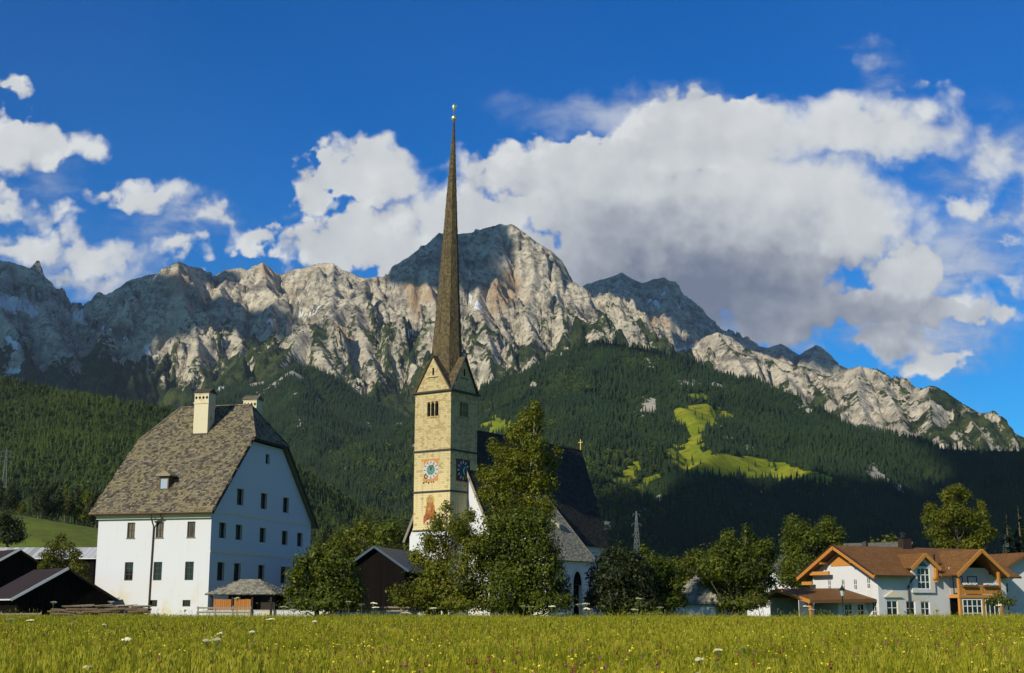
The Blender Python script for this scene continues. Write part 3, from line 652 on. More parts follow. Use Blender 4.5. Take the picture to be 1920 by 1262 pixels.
def planked(base, dark, step=.22):
    def fn(t, b):
        u = t.sep(uvco(t)); f = t.m('FRACT', t.m('DIVIDE', u[0], step)); g = t.ramp(t.m('ABSOLUTE', t.m('SUBTRACT', f, .5)), .42, .5)
        wn = t.node('TexWhiteNoise', noise_dimensions='1D'); t.put(wn.inputs['W'], t.m('FLOOR', t.m('DIVIDE', u[0], step)))
        c = t.mix(wn.outputs['Value'], base, tuple(x*.55 for x in base)); c = t.mix(t.m('MULTIPLY', g, .9), c, dark); setc(t, b, c); bump(t, b, t.m('SUBTRACT', 1, g), .5, .03); b.inputs['Specular IOR Level'].default_value = .06
    return fn
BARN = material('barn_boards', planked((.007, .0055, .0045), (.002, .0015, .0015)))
def tiles(a, b_, row=.32, col=.30):
    def fn(t, b):
        br = t.node('TexBrick'); t.l.new(uvco(t), br.inputs['Vector']); br.inputs['Scale'].default_value = 1; br.inputs['Brick Width'].default_value = col; br.inputs['Row Height'].default_value = row
        br.inputs['Mortar Size'].default_value = .025; br.inputs['Color1'].default_value = c4(a); br.inputs['Color2'].default_value = c4(b_); br.inputs['Mortar'].default_value = c4(tuple(x*.3 for x in a))
        n = t.noise(objco(t), .8, 5, .6); c = t.mix(t.ramp(n, .4, .7, 0, .45), br.outputs['Color'], tuple(x*.55 for x in a)); setc(t, b, c); b.inputs['Roughness'].default_value = .75
        bump(t, b, br.outputs['Fac'], -.6, .03)
    return fn
TILE_BROWN = material('brown_roof_tile', tiles((.175, .080, .022), (.245, .120, .036)))
TILE_GREY = material('grey_roof_tile', tiles((.12, .115, .10), (.18, .17, .14)))
TILE_OCHRE = material('ochre_roof_tile', tiles((.20, .16, .085), (.27, .215, .11)))
def ashlar(t, b):
    u = uvco(t); o = objco(t); z = t.sep(o)[2]
    def brick(w, h, off):
        br = t.node('TexBrick'); t.put(br.inputs['Vector'], t.vm('ADD', u, (off, off*.7, 0))); br.inputs['Scale'].default_value = 1; br.inputs['Brick Width'].default_value = w; br.inputs['Row Height'].default_value = h
        br.inputs['Mortar Size'].default_value = .022; br.inputs['Mortar Smooth'].default_value = .3; br.inputs['Color1'].default_value = (0, 0, 0, 1); br.inputs['Color2'].default_value = (1, 1, 1, 1); br.inputs['Mortar'].default_value = (.5, .5, .5, 1); br.offset_frequency = 2; br.inputs['Bias'].default_value = 0; return br
    br = brick(.62, .33, .13); k = br.outputs['Color']; n = t.noise(o, .5, 5, .65); n2 = t.noise(o, 4, 6, .65)
    up = t.ramp(z, 17, 29)
    th = t.m('SUBTRACT', .92, t.m('MULTIPLY', up, .26))
    sel = t.ramp(t.m('ADD', k, t.m('MULTIPLY', t.m('SUBTRACT', n, .5), .55)), t.m('SUBTRACT', th, .06), t.m('ADD', th, .06))
    c = t.mix(up, (.61, .50, .255), (.465, .37, .185))
    c = t.mix(t.ramp(n2, .4, .65, 0, .5), c, (.58, .51, .33))
    c = t.mix(t.m('MULTIPLY', sel, .8), c, t.mix(t.ramp(n2, .35, .65), (.27, .19, .085), (.44, .32, .13)))
    c = t.mix(t.m('MULTIPLY', up, t.ramp(t.noise(o, 1.3, 5, .7), .54, .7, 0, .6)), c, (.30, .235, .13))
    c = t.mix(t.m('MULTIPLY', br.outputs['Fac'], t.m('MULTIPLY_ADD', up, .35, .25)), c, (.33, .26, .14))
    drip = t.noise(t.vm('MULTIPLY', o, (1.6, 1.6, .10)), 1, 6, .62); c = t.mix(t.ramp(drip, .50, .68, 0, .48), c, (.22, .185, .12)); setc(t, b, c); b.inputs['Roughness'].default_value = .9; bump(t, b, t.m('SUBTRACT', t.m('MULTIPLY', n2, .6), br.outputs['Fac']), .7, .05)
ASHLAR = material('yellow_ashlar', ashlar)
def plain(c, rough=.7, metal=0., spec=.3):
    def fn(t, b):
        n = t.noise(objco(t), 3, 5, .6); setc(t, b, t.mix(t.ramp(n, .3, .75, 0, .35), c, tuple(x*.7 for x in c)))
        b.inputs['Roughness'].default_value = rough; b.inputs['Metallic'].default_value = metal; b.inputs['Specular IOR Level'].default_value = spec
    return fn
SLATE = material('dark_slate_trim', plain((.045, .042, .038)))
GLASS = material('window_glass', lambda t, b: (setc(t, b, (.012, .014, .017)), setattr(b.inputs['Roughness'], 'default_value', .06), setattr(b.inputs['Specular IOR Level'], 'default_value', .5)))
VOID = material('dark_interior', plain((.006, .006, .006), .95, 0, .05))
FRAME_BROWN = material('brown_frame', plain((.055, .036, .022)))
FRAME_WHITE = material('white_frame', plain((.78, .78, .76), .5))
IRON = material('dark_iron', plain((.03, .03, .032), .5, .6))
COPPER = material('brown_copper', plain((.10, .055, .028), .45, .6))
ZINC = material('zinc_sheet', plain((.42, .44, .47), .4, .5))
GILT = material('gilded_metal', plain((.80, .70, .45), .25, .8))
WHITEP = material('white_paint', plain((.80, .80, .76)))
RUST = material('ochre_red_paint', plain((.50, .20, .045)))
REDP = material('faded_red_paint', plain((.52, .155, .065)))
ORANGEP = material('faded_orange_paint', plain((.60, .265, .06)))
YELLOWP = material('yellow_paint', plain((.74, .52, .13)))
SKINP = material('pale_pink_paint', plain((.66, .42, .28)))
TEALP = material('teal_paint', plain((.22, .45, .44)))
BLUEP = material('deep_blue_paint', plain((.02, .06, .10)))
BLACKP = material('black_paint', plain((.012, .012, .012)))
GREENP = material('olive_paint', plain((.22, .27, .06)))
SEAMED = material('standing_seam_roof', planked((.46, .48, .50), (.16, .17, .18), .9))

# ------------------------------------------------------------------ building helpers
def clip_poly(poly, a, b, c):
    "keep a*x+b*y<=c"
    out = []; n = len(poly)
    for i in range(n):
        p, q = poly[i], poly[(i+1) % n]; dp = a*p[0]+b*p[1]-c; dq = a*q[0]+b*q[1]-c
        if dp <= 0: out.append(p)
        if (dp < 0 < dq) or (dq < 0 < dp): s_ = dp/(dp-dq); out.append((p[0]+(q[0]-p[0])*s_, p[1]+(q[1]-p[1])*s_))
    return out
def face_map(side, off):
    "(u, z, depth into the wall) -> local 3D point; side F faces -y, S faces +x, L faces -x, B faces +y"
    return {'F': lambda u, z, d=0: (u, off+d, z), 'S': lambda u, z, d=0: (off-d, u, z), 'L': lambda u, z, d=0: (off+d, u, z), 'B': lambda u, z, d=0: (u, off-d, z)}[side]
def orient(side, vs): return vs if side in 'FS' else vs[::-1]
def wall(mb, side, off, poly, holes=(), depth=.25):
    "convex wall polygon [(u,z)] with recessed rectangular holes (u0,u1,z0,z1)"
    fm = face_map(side, off); us = sorted({p[0] for p in poly} | {h[i] for h in holes for i in (0, 1)}); zs = sorted({p[1] for p in poly} | {h[i] for h in holes for i in (2, 3)})
    ar = sum(poly[i][0]*poly[(i+1) % len(poly)][1]-poly[(i+1) % len(poly)][0]*poly[i][1] for i in range(len(poly)))
    P = poly if ar > 0 else poly[::-1]
    for i in range(len(us)-1):
        for j in range(len(zs)-1):
            u0, u1, z0, z1 = us[i], us[i+1], zs[j], zs[j+1]; cu, cz = (u0+u1)/2, (z0+z1)/2
            if any(h[0] < cu < h[1] and h[2] < cz < h[3] for h in holes): continue
            q = [(u0, z0), (u1, z0), (u1, z1), (u0, z1)]
            for k in range(len(P)):
                (ax, ay), (bx, by) = P[k], P[(k+1) % len(P)]
                q = clip_poly(q, by-ay, -(bx-ax), (by-ay)*ax-(bx-ax)*ay)
                if len(q) < 3: break
            if len(q) >= 3: mb.add(orient(side, [fm(*p) for p in q]), [tuple(range(len(q)))], .5)
    for u0, u1, z0, z1 in holes:
        for (a, b) in (((u0, z0), (u1, z0)), ((u1, z0), (u1, z1)), ((u1, z1), (u0, z1)), ((u0, z1), (u0, z0))):
            mb.add(orient(side, [fm(*a), fm(*a, depth), fm(*b, depth), fm(*b)])[::-1], [(0, 1, 2, 3)], .5)
def fbox(mb, side, off, u0, u1, z0, z1, d0, d1):
    "box against a wall face; depth measured into the wall (negative stands proud)"
    fm = face_map(side, off); p, q = fm(u0, z0, d0), fm(u1, z1, d1)
    return mb.box([min(a, b) for a, b in zip(p, q)], [max(a, b) for a, b in zip(p, q)])
def window(parent, side, off, u0, u1, z0, z1, fmat, depth=.2, nx=2, nz=3, fw=.09, bars=.05, sill=None, pane=GLASS, name='window', label=None):
    mb = MB()
    fbox(mb, side, off, u0, u0+fw, z0, z1, depth-.06, depth+.06); fbox(mb, side, off, u1-fw, u1, z0, z1, depth-.06, depth+.06)
    fbox(mb, side, off, u0+fw, u1-fw, z0, z0+fw, depth-.06, depth+.06); fbox(mb, side, off, u0+fw, u1-fw, z1-fw, z1, depth-.06, depth+.06)
    for i in range(1, nx): c = u0+(u1-u0)*i/nx; fbox(mb, side, off, c-bars/2, c+bars/2, z0+fw, z1-fw, depth-.035, depth+.04)
    for i in range(1, nz): c = z0+(z1-z0)*i/nz; fbox(mb, side, off, u0+fw, u1-fw, c-bars/2, c+bars/2, depth-.03, depth+.035)
    w = mb.build(name, fmat, parent, label=label)
    g = MB(); fbox(g, side, off, u0+fw*.5, u1-fw*.5, z0+fw*.5, z1-fw*.5, depth+.01, depth+.03); g.build('pane', pane, w)
    if sill: s_ = MB(); fbox(s_, side, off, u0-.06, u1+.06, z0-.09, z0-.004, -.09, depth-.07); s_.build('sill', sill, w)
    return w
def slab(mb, poly, th):
    "roof sheet th thick below the given polygon (3D, seen from above counter-clockwise or not)"
    P = [np.array(p, float) for p in poly]; n = np.cross(P[1]-P[0], P[2]-P[0]); n /= np.linalg.norm(n)
    if n[2] < 0: n = -n
    return mb.prism(P, -n*th)
def shingles(mb, poly, row=.26, wmin=.16, wmax=.36, lift=.05, wild=.05, seed=0):
    rr = random.Random(seed); P = [np.array(p, float) for p in poly]; n = np.cross(P[1]-P[0], P[2]-P[0]); n /= np.linalg.norm(n)
    if n[2] < 0: n = -n
    u = np.cross((0, 0, 1), n); u /= np.linalg.norm(u); v = np.cross(n, u); q = [((p-P[0])@u, (p-P[0])@v) for p in P]
    qa = np.array(q); lo, hi = qa.min(0), qa.max(0); y = lo[1]-.04
    ar = sum(q[i][0]*q[(i+1) % len(q)][1]-q[(i+1) % len(q)][0]*q[i][1] for i in range(len(q)))
    while y < hi[1]:
        x = lo[0]-rr.random()*wmax; 
        while x < hi[0]:
            w = rr.uniform(wmin, wmax); cx, cy_ = x+w/2, y+row*.6
            ins = all(((q[(i+1) % len(q)][0]-q[i][0])*(cy_-q[i][1])-(q[(i+1) % len(q)][1]-q[i][1])*(cx-q[i][0]))*ar > 0 for i in range(len(q)))
            if ins:
                y0 = y-rr.random()*wild; y1 = y+row*1.25; l0 = lift*rr.uniform(.7, 1.5); l1 = lift*rr.uniform(.0, .2); sk = rr.uniform(-.02, .02)
                def g(a, b, c): return P[0]+u*a+v*b+n*c
                a, b = x+.008, x+w-.008
                mb.add([g(a, y0, .0), g(b, y0+sk, .0), g(b, y0+sk, l0), g(a, y0, l0), g(b, y1, l1+.012), g(a, y1, l1+.012)], [(0, 1, 2, 3), (3, 2, 4, 5), (1, 4, 2), (0, 3, 5)], rr.random())
            x += w
        y += row
def local_z(px, py, D): return float(at(px, py, D)[2])

# ================================================================== the big white house
HPHI, HW, HB = .252, 13.363, 26.725
HE, HH, HR, HIN, OVG, OVE, BM = 11.512, 20.537, 24.948, 2.8, .617, .984, 12.822
house = empty('house', (-31.774, 142, -.35), -HPHI, 'tall white three storey house under a huge steep mossy shingle roof with two chimneys', 'house')
ksl = (HR-HE)/(BM+OVE); kslb = (HR-HE)/(HB+OVE-BM)
yF = lambda z: -OVE+(z-HE)/ksl
yB = lambda z: HB+OVE-(z-HE)/kslb
FU = [-9.398, -5.994, -2.304]; fw2 = .46
fr_holes = [(u-fw2, u+fw2, 8.947, 10.591) for u in FU]+[(u-.5, u+.5, 4.462, 6.396) for u in FU]+[(-2.9, -2.0, 1.75, 2.42), (-6.75, -5.85, 1.75, 2.42)]
GU = [2.614, 6.572, 12.725, 18.905, 23.385]; gw = .80
sd_holes = [(u-gw, u+gw, 8.947, 10.591) for u in GU]+[(u-gw, u+gw, 4.462, 6.396) for u in GU]+[(u-gw, u+gw, 12.756, 14.553) for u in GU[1:4]]
OC = (13.4, 18.6)
mb = MB()
wall(mb, 'F', 0, [(-HW, -1), (0, -1), (0, 11.9), (-HW, 11.9)], fr_holes)
gz = HE+OVE*ksl-.42
gpoly = [(0, -1), (HB, -1), (HB, gz), (yB(HH)-.35, HH-.36), (yF(HH)+.35, HH-.36), (0, gz)]
wall(mb, 'S', 0, gpoly, sd_holes+[(OC[0]-.55, OC[0]+.55, OC[1]-.6, OC[1]+.55)], .35)
wall(mb, 'L', -HW, gpoly); wall(mb, 'B', HB, [(-HW, -1), (0, -1), (0, 11.9), (-HW, 11.9)])
mb.build('wall', PLASTER, house)
CURT = material('curtained_pane', lambda t, b: (setc(t, b, t.mix(t.ramp(t.noise(t.vm('MULTIPLY', objco(t), (9, 9, .5)), 1, 3, .5), .4, .65), (.05, .042, .03), (.17, .14, .10))), setattr(b.inputs['Roughness'], 'default_value', .2)))
for (u0, u1, z0, z1) in fr_holes[:3]: window(house, 'F', 0, u0, u1, z0, z1, FRAME_BROWN, .16, 2, 2, .1, pane=CURT, sill=WOOD_GREY)
for (u0, u1, z0, z1) in fr_holes[3:6]: window(house, 'F', 0, u0, u1, z0, z1, FRAME_BROWN, .16, 2, 3, .1, .07)
for (u0, u1, z0, z1) in fr_holes[6:]: window(house, 'F', 0, u0, u1, z0, z1, FRAME_BROWN, .16, 3, 1, .06, .04, name='cellar_window')
for (u0, u1, z0, z1) in sd_holes:
    w_ = window(house, 'S', 0, u0, u1, z0, z1, FRAME_BROWN, .28, 2, 2, .13); mb = MB()
    for q in ((u0-.16, u0, z0-.12, z1+.14), (u1, u1+.16, z0-.12, z1+.14), (u0, u1, z1, z1+.14)): fbox(mb, 'S', 0, *q, -.02, .1)
    mb.build('window_surround', CREAM, w_)
mb = MB(); fbox(mb, 'S', 0, OC[0]-.55, OC[0]+.55, OC[1]-.6, OC[1]+.55, .3, .36); mb.build('attic_vent', VOID, house)
for z in (11.55, 7.35):
    mb = MB(); fbox(mb, 'S', 0, .02, HB-.02, z, z+.26, -.04, .05); mb.build('string_course', CREAM, house)
mb = MB(); fbox(mb, 'F', 0, -HW-.1, .1, 10.95, 11.28, -.35, .1); fbox(mb, 'F', 0, -HW-.1, .1, 11.285, 11.6, -.62, .1); mb.build('eaves_cornice', CREAM, house)
# roof
def quadF(z): return yF(z)
front = [(OVG, -OVE, HE), (OVG, yF(HH), HH), (OVG-HIN, BM, HR), (-HW-OVG+HIN, BM, HR), (-HW-OVG, yF(HH), HH), (-HW-OVG, -OVE, HE)]
back = [(-HW-OVG, HB+OVE, HE), (-HW-OVG, yB(HH), HH), (-HW-OVG+HIN, BM, HR), (OVG-HIN, BM, HR), (OVG, yB(HH), HH), (OVG, HB+OVE, HE)]
hipR = [(OVG, yF(HH), HH), (OVG, yB(HH), HH), (OVG-HIN, BM, HR)]; hipL = [(-HW-OVG, yB(HH), HH), (-HW-OVG, yF(HH), HH), (-HW-OVG+HIN, BM, HR)]
mb = MB()
for p in (front, back, hipR, hipL): slab(mb, p, .22)
shingles(mb, front, .27, .16, .40, .07, .10, 1); shingles(mb, hipR, .27, .2, .45, .05, .06, 2)
for a, b in (((OVG, yF(HH), HH), (OVG-HIN, BM, HR)), ((OVG-HIN, BM, HR), (-HW-OVG+HIN, BM, HR)), ((-HW-OVG, yF(HH), HH), (-HW-OVG+HIN, BM, HR)), ((OVG, yB(HH), HH), (OVG-HIN, BM, HR))):
    A, B_ = np.array(a), np.array(b); n_ = max(2, int(np.linalg.norm(B_-A)/.5))
    for i in range(n_): mb.bar(A+(B_-A)*i/n_+(0, 0, .05), A+(B_-A)*(i+1)/n_+(0, 0, .05+.03*random.random()), .32, .10)
roof = mb.build('roof', SHINGLE, house)
mb = MB()
for x in (OVG-.03,):
    for p, q in (((x, -OVE, HE-.12), (x, yF(HH), HH-.12)), ((x, yB(HH), HH-.12), (x, HB+OVE, HE-.12)), ((x, yF(HH), HH-.14), (x, yB(HH), HH-.14))): mb.bar(p, q, .10, .34)
mb.build('verge_board', WOOD_DARK, house)
def chimney(x0, x1, y0, y1, z0, ztop, holes=True, lab=None):
    mb = MB().box((x0, y0, z0), (x1, y1, ztop)); mb.box((x0-.07, y0-.07, ztop-1.25), (x1+.07, y1+.07, ztop-1.08)); mb.box((x0-.06, y0-.06, ztop-.12), (x1+.06, y1+.06, ztop+.02))
    c = mb.build('chimney', material('stained_chimney_plaster', plaster((.58, .52, .36), (.34, .23, .08), 1.)), roof, label=lab)
    m2 = MB(); xm, ym = (x0+x1)/2, (y0+y1)/2
    m2.prism([(x0-.16, y0-.2, ztop+.02), (x0-.16, y1+.2, ztop+.02), (x0-.16, ym, ztop+.62)], (x1-x0+.32, 0, 0)); m2.build('chimney_cap', SHINGLE, c)
    if holes:
        m3 = MB()
        for i in range(4):
            u = x0+(x1-x0)*(i+.5)/4; z = ztop-.55; r = .17
            m3.prism([(u-r, y0-.012, z), (u, y0-.012, z-r*1.25), (u+r, y0-.012, z), (u, y0-.012, z+r*1.25)], (0, .01, 0))
            if False: pass
        m3.build('smoke_holes', VOID, c)
    m4 = MB().box((x0-.10, y0-.12, z0+1.0), (x1+.10, y1, z0+1.35)); m4.build('flashing', SLATE, c)
    return c
zc = HE+(8.85+OVE)*ksl
chimney(-7.34, -5.55, 8.85, 10.5, zc-1.2, local_z(380, 737, 152.3)+.35, True, 'tall stained chimney with four diamond smoke holes')
chimney(-3.45, -1.75, BM+.7, BM+2.2, HR-3, local_z(452, 750, 156)+.35, True, 'short stained chimney behind the ridge')
# dormer
dm = MB(); x0, x1 = -7.35, -6.2; y0 = 1.75; zb = HE+(y0+OVE)*ksl
dm.box((x0, y0, zb-.2), (x0+.14, y0+2.0, zb+1.5)); dm.box((x1-.14, y0, zb-.2), (x1, y0+2.0, zb+1.5)); dm.box((x0+.14, y0, zb+1.25), (x1-.14, y0+2.0, zb+1.5)); dm.box((x0+.14, y0, zb-.2), (x1-.14, y0+.5, zb+.12))
dor = dm.build('dormer', WOOD_BROWN, roof)
m2 = MB(); xm = (x0+x1)/2; m2.prism([(x0-.3, y0-.35, zb+1.5), (x1+.3, y0-.35, zb+1.5), (x1+.3, y0-.25, zb+1.62), (xm, y0+.15, zb+2.15), (x0-.3, y0-.25, zb+1.62)], (0, 2.6, 0)); m2.build('dormer_roof', SHINGLE, dor)
m2 = MB().box((x0+.16, y0+.06, zb+.14), (x1-.16, y0+.12, zb+1.22)); m2.build('dormer_pane', material('pale_pane', lambda t, b: (setc(t, b, (.30, .38, .46)), setattr(b.inputs['Roughness'], 'default_value', .15))), dor)
# rainwater pipes
mb = MB(); mb.tube([(-6.62, -.85, 11.3), (-6.62, -.80, 11.0), (-6.66, -.12, 10.1), (-6.72, -.10, 6), (-6.78, -.10, -.5)], .085, 8); mb.tube([(-5.6, -.8, 11.35), (-5.6, -.45, 10.95), (-5.7, -.12, 10.75), (-6.62, -.12, 10.62)], .06, 6)
mb.tube([(-HW-OVG, -OVE-.08, HE-.05), (OVG, -OVE-.08, HE-.05)], .09, 8); mb.build('rain_pipe', COPPER, house)
mb = MB().prism([(-HW, -.02, 2.9), (-HW, -.02, -.5), (-HW+1.6, -.02, -.5), (-HW+1.1, -.02, 2.0)], (0, -.9, 0)); mb.build('buttress', PLASTER, house)
mb = MB(); slab(mb, [(-HW+.3, -2.2, 2.05), (-HW+3.3, -2.2, 2.15), (-HW+3.3, -.4, 2.7), (-HW+.3, -.4, 2.6)], .12); mb.build('cellar_cover', ZINC, house)

# ================================================================== the small hipped shed in front of the gable
sx = at(468, 1117, 131); shed = empty('shed', (sx[0], 131, 0), -.22, 'low open shed with hipped grey shingle roof and orange planks before the white gable', 'shed')
mb = MB(); e, rz = 2.55, 3.95
F_ = [(-3.6, -2.3, e), (3.5, -2.3, e), (.9, .2, rz), (-1.0, .2, rz)]; slab(mb, F_, .12); shingles(mb, F_, .24, .18, .4, .05, .06, 3)
Rr = [(3.5, -2.3, e), (3.5, 2.7, e), (.9, .2, rz)]; slab(mb, Rr, .12); shingles(mb, Rr, .24, .18, .4, .05, .06, 4)
L_ = [(-3.6, 2.7, e), (-3.6, -2.3, e), (-1.0, .2, rz)]; slab(mb, L_, .12); shingles(mb, L_, .24, .18, .4, .05, .06, 5); slab(mb, [(3.5, 2.7, e), (-3.6, 2.7, e), (-1.0, .2, rz), (.9, .2, rz)], .12); mb.build('roof', SHINGLE_GREY, shed)
for x in (-3.1, -.9, 1.1, 3.0): MB().box((x-.09, -1.9, -.2), (x+.09, -1.72, e-.02)).build('post', WOOD_DARK, shed)
for x0, x1 in ((-2.85, -1.05), (-.75, .95)):
    m2 = MB()
    n_ = 8
    for i in range(n_): a = x0+(x1-x0)*i/n_; m2.box((a+.01, -1.84, .1), (a+(x1-x0)/n_-.01, -1.78, 2.05+random.random()*.05))
    m2.build('plank_panel', WOOD_SHED, shed)
MB().box((-3.2, 2.2, -.2), (3.1, 2.3, e-.05)).build('rear_wall', WOOD_DARK, shed); MB().box((1.1, -1.0, -.2), (3.05, -.9, e-.05)).build('side_wall', WOOD_DARK, shed)

# ================================================================== the church
CPHI, TS = .592, 7.045
church = empty('church', (-9.489, 205, -.35), -CPHI, 'gothic church with a yellow stone tower, needle thin shingled spire and steep dark roof', 'church')
ZC, Z2, Z3_, Z4, ZA, ZT = 34.864, 25.582, 19.227, 13.285, 40.605, 80.773
mb = MB(); bel = [(-4.62, -3.97, 31.0, 33.35), (-3.84, -3.19, 31.0, 33.35), (-3.06, -2.41, 31.0, 33.35)]; belS = [(TS+u0, TS+u1, z0, z1) for u0, u1, z0, z1 in bel]
for side, off in (('F', 0), ('L', -TS), ('B', TS)):
    u0, u1 = (-TS, 0) if side in 'FB' else (0, TS)
    wall(mb, side, off, [(u0, Z4), (u1, Z4), (u1, ZC), (u0, ZC)], bel if side == 'F' else (), .6)
wall(mb, 'S', 0, [(0, Z4), (TS, Z4), (TS, ZC), (0, ZC)], belS, .6)
h = TS/2
for poly in ([(-TS, 0, ZC), (0, 0, ZC), (-h, 0, ZA)], [(0, 0, ZC), (0, TS, ZC), (0, h, ZA)], [(-TS, TS, ZC), (-TS, 0, ZC), (-TS, h, ZA)], [(0, TS, ZC), (-TS, TS, ZC), (-h, TS, ZA)]): mb.add(poly, [(0, 1, 2)], .5)
tower = mb.build('tower', ASHLAR, church)
mb = MB().box((-TS-.02, -.02, -1), (.02, TS+.02, Z4)); mb.build('tower_base', PLASTER, church)
for z, pr, hh in ((ZC-.12, .42, .26), (Z2-.14, .16, .28), (Z3_-.12, .16, .26), (Z4-.12, .14, .24)):
    mb = MB()
    for a in ((-TS-pr, -pr, z, pr, -.001, z+hh), (-TS-pr, TS+.001, z, pr, TS+pr, z+hh), (-TS-pr, 0, z, -TS-.001, TS, z+hh), (.001, 0, z, pr, TS, z+hh)): mb.box(a[:3], a[3:])
    mb.build('string_course', SLATE, tower)
for side, hs in (('F', bel), ('S', belS)):
    mb = MB()
    for u0, u1, z0, z1 in hs: fbox(mb, side, 0, u0, u1, z0, z1, .5, .56)
    for i in range(9): fbox(mb, side, 0, hs[0][0], hs[2][1], 31.1+i*.26, 31.17+i*.26, .42, .52)
    bw = mb.build('belfry_window', VOID, tower)
    m2 = MB()
    for a, b in ((hs[0][1], hs[1][0]), (hs[1][1], hs[2][0])): fbox(m2, side, 0, a+.015, b-.015, 31.0, 33.35, -.05, .3)
    fbox(m2, side, 0, hs[0][0]-.15, hs[2][1]+.15, 30.8, 30.995, -.12, .3)
    for u0, u1, z0, z1 in hs:
        fm = face_map(side, 0); c = (u0+u1)/2
        for sgn in (-1, 1): m2.add([fm(c+sgn*.33, 33.36, -.012), fm(c+sgn*.33, 32.75, -.012), fm(c+sgn*.06, 33.36, -.012)], [(0, 1, 2), (2, 1, 0)], .5)
    m2.build('mullion', ASHLAR, bw)
# little slits and sills in the gables
for side in 'FS':
    c = -h if side == 'F' else h; mb = MB(); fbox(mb, side, 0, c-.17, c+.17, 37.5, 38.7, -.006, .05); mb.build('slit_window', VOID, tower)
    mb = MB(); fbox(mb, side, 0, c-1.05, c+1.05, 37.1, 37.24, -.06, .05); mb.build('gable_ledge', SLATE, tower)
# cross gabled cap and spire
mb = MB(); ov = .28; k = (ZA-ZC)/h; zl = ZC-ov*k; ZA2 = ZA+.12; cx, cyy = -h, h
def cap(ax):
    pts = []
    for s_ in (-1, 1):
        for tw in (-1, 1):
            E_ = h+ov
            A = (0, tw*E_, ZA2); B_ = (s_*(h+ov*.4), tw*E_, ZC+.12-ov*.4*k); Cc = (0, 0, ZA2)
            Dd = (s_*(h+ov*.4), tw*(h+ov*.4), ZC+.12-ov*.4*k)
            P = [A, B_, Dd, Cc]; P = [(p if ax else (p[1], p[0], p[2])) for p in P]; P = [(p[0]+cx, p[1]+cyy, p[2]) for p in P]; slab(mb, P, .12); 
            shingles(mb, P, .3, .2, .4, .03, .03, 7)
cap(True); cap(False)
mb.build('tower_roof', SHINGLE_SPIRE, tower)
mb = MB(); R0 = 2.42; z0 = ZA-2.6; LEAN = .80; n8 = 8; ph = math.pi/4+math.radians(0)
def spire_pt(u, k_, rr=None):
    z = z0+(ZT-z0)*u; s_ = max(0, (z-ZA)/(ZT-ZA)); r_ = 2.42*(1-max(s_, -.05))**1.0*(1+.06*math.sin(math.pi*min(1, max(0, s_*1.0)))*-1.2)+.06 if rr is None else rr
    if z < ZA: r_ = 2.42+(ZA-z)*.10
    a = ph+2*math.pi*k_/n8; lx = LEAN*math.cos(CPHI)*s_; ly = LEAN*math.sin(CPHI)*s_
    return (cx+r_*math.cos(a)+lx, cyy+r_*math.sin(a)+ly, z)
NS = 14
for i in range(NS):
    for k_ in range(8):
        P = [spire_pt(i/NS, k_), spire_pt(i/NS, k_+1), spire_pt((i+1)/NS, k_+1), spire_pt((i+1)/NS, k_)]; mb.add(P, [(0, 1, 2, 3)], .4)
        a_ = np.mean([p[:2] for p in P], 0)-np.array((cx, cyy)); 
        shingles(mb, P, .30, .16, .34, .035, .03, i*8+k_)
for k_ in range(8):
    for i in range(NS): mb.bar(spire_pt(i/NS, k_), spire_pt((i+1)/NS, k_), .09, .07)
spire = mb.build('spire', SHINGLE_SPIRE, tower)
lx, ly = LEAN*math.cos(CPHI), LEAN*math.sin(CPHI); tx, ty = cx+lx, cyy+ly
mb = MB().lathe([(.09, -.6), (.08, .0), (.12, .05), (.40, .25), (.5, .55), (.42, .85), (.14, 1.05), (.06, 1.1), (.06, 1.6)], (tx, ty, ZT), 10); mb.build('finial_ball', GILT, spire, True)
mb = MB(); mb.tube([(tx, ty, ZT+1.3), (tx, ty, ZT+2.0), (tx-.02, ty, ZT+2.35), (tx, ty, ZT+2.75), (tx, ty, ZT+3.15)], [.05, .16, .34, .32, .1], 8); mb.bar((tx-.3, ty, ZT+2.1), (tx+.5, ty+.1, ZT+2.75), .07, .3); mb.build('weathercock', GILT, spire, True)
for (gx2, gy2) in ((-h, -ov), (0+ov, h), (-TS-ov, h), (-h, TS+ov)):
    MB().lathe([(.05, 0), (.16, .12), (.18, .28), (.05, .42), (.03, .9), (.01, 1.0)], (gx2, gy2, ZA2), 8).build('gable_finial', SLATE, tower, True)
mb = MB()
for side, c0 in (('F', -h), ('S', h)):
    fm = face_map(side, 0)
    for s_ in (-1, 1): mb.bar(fm(c0+s_*(h+.1), ZC+.14, -.16), fm(c0, ZA+.06, -.16), .26, .16)
mb.build('gable_verge', SLATE, tower)
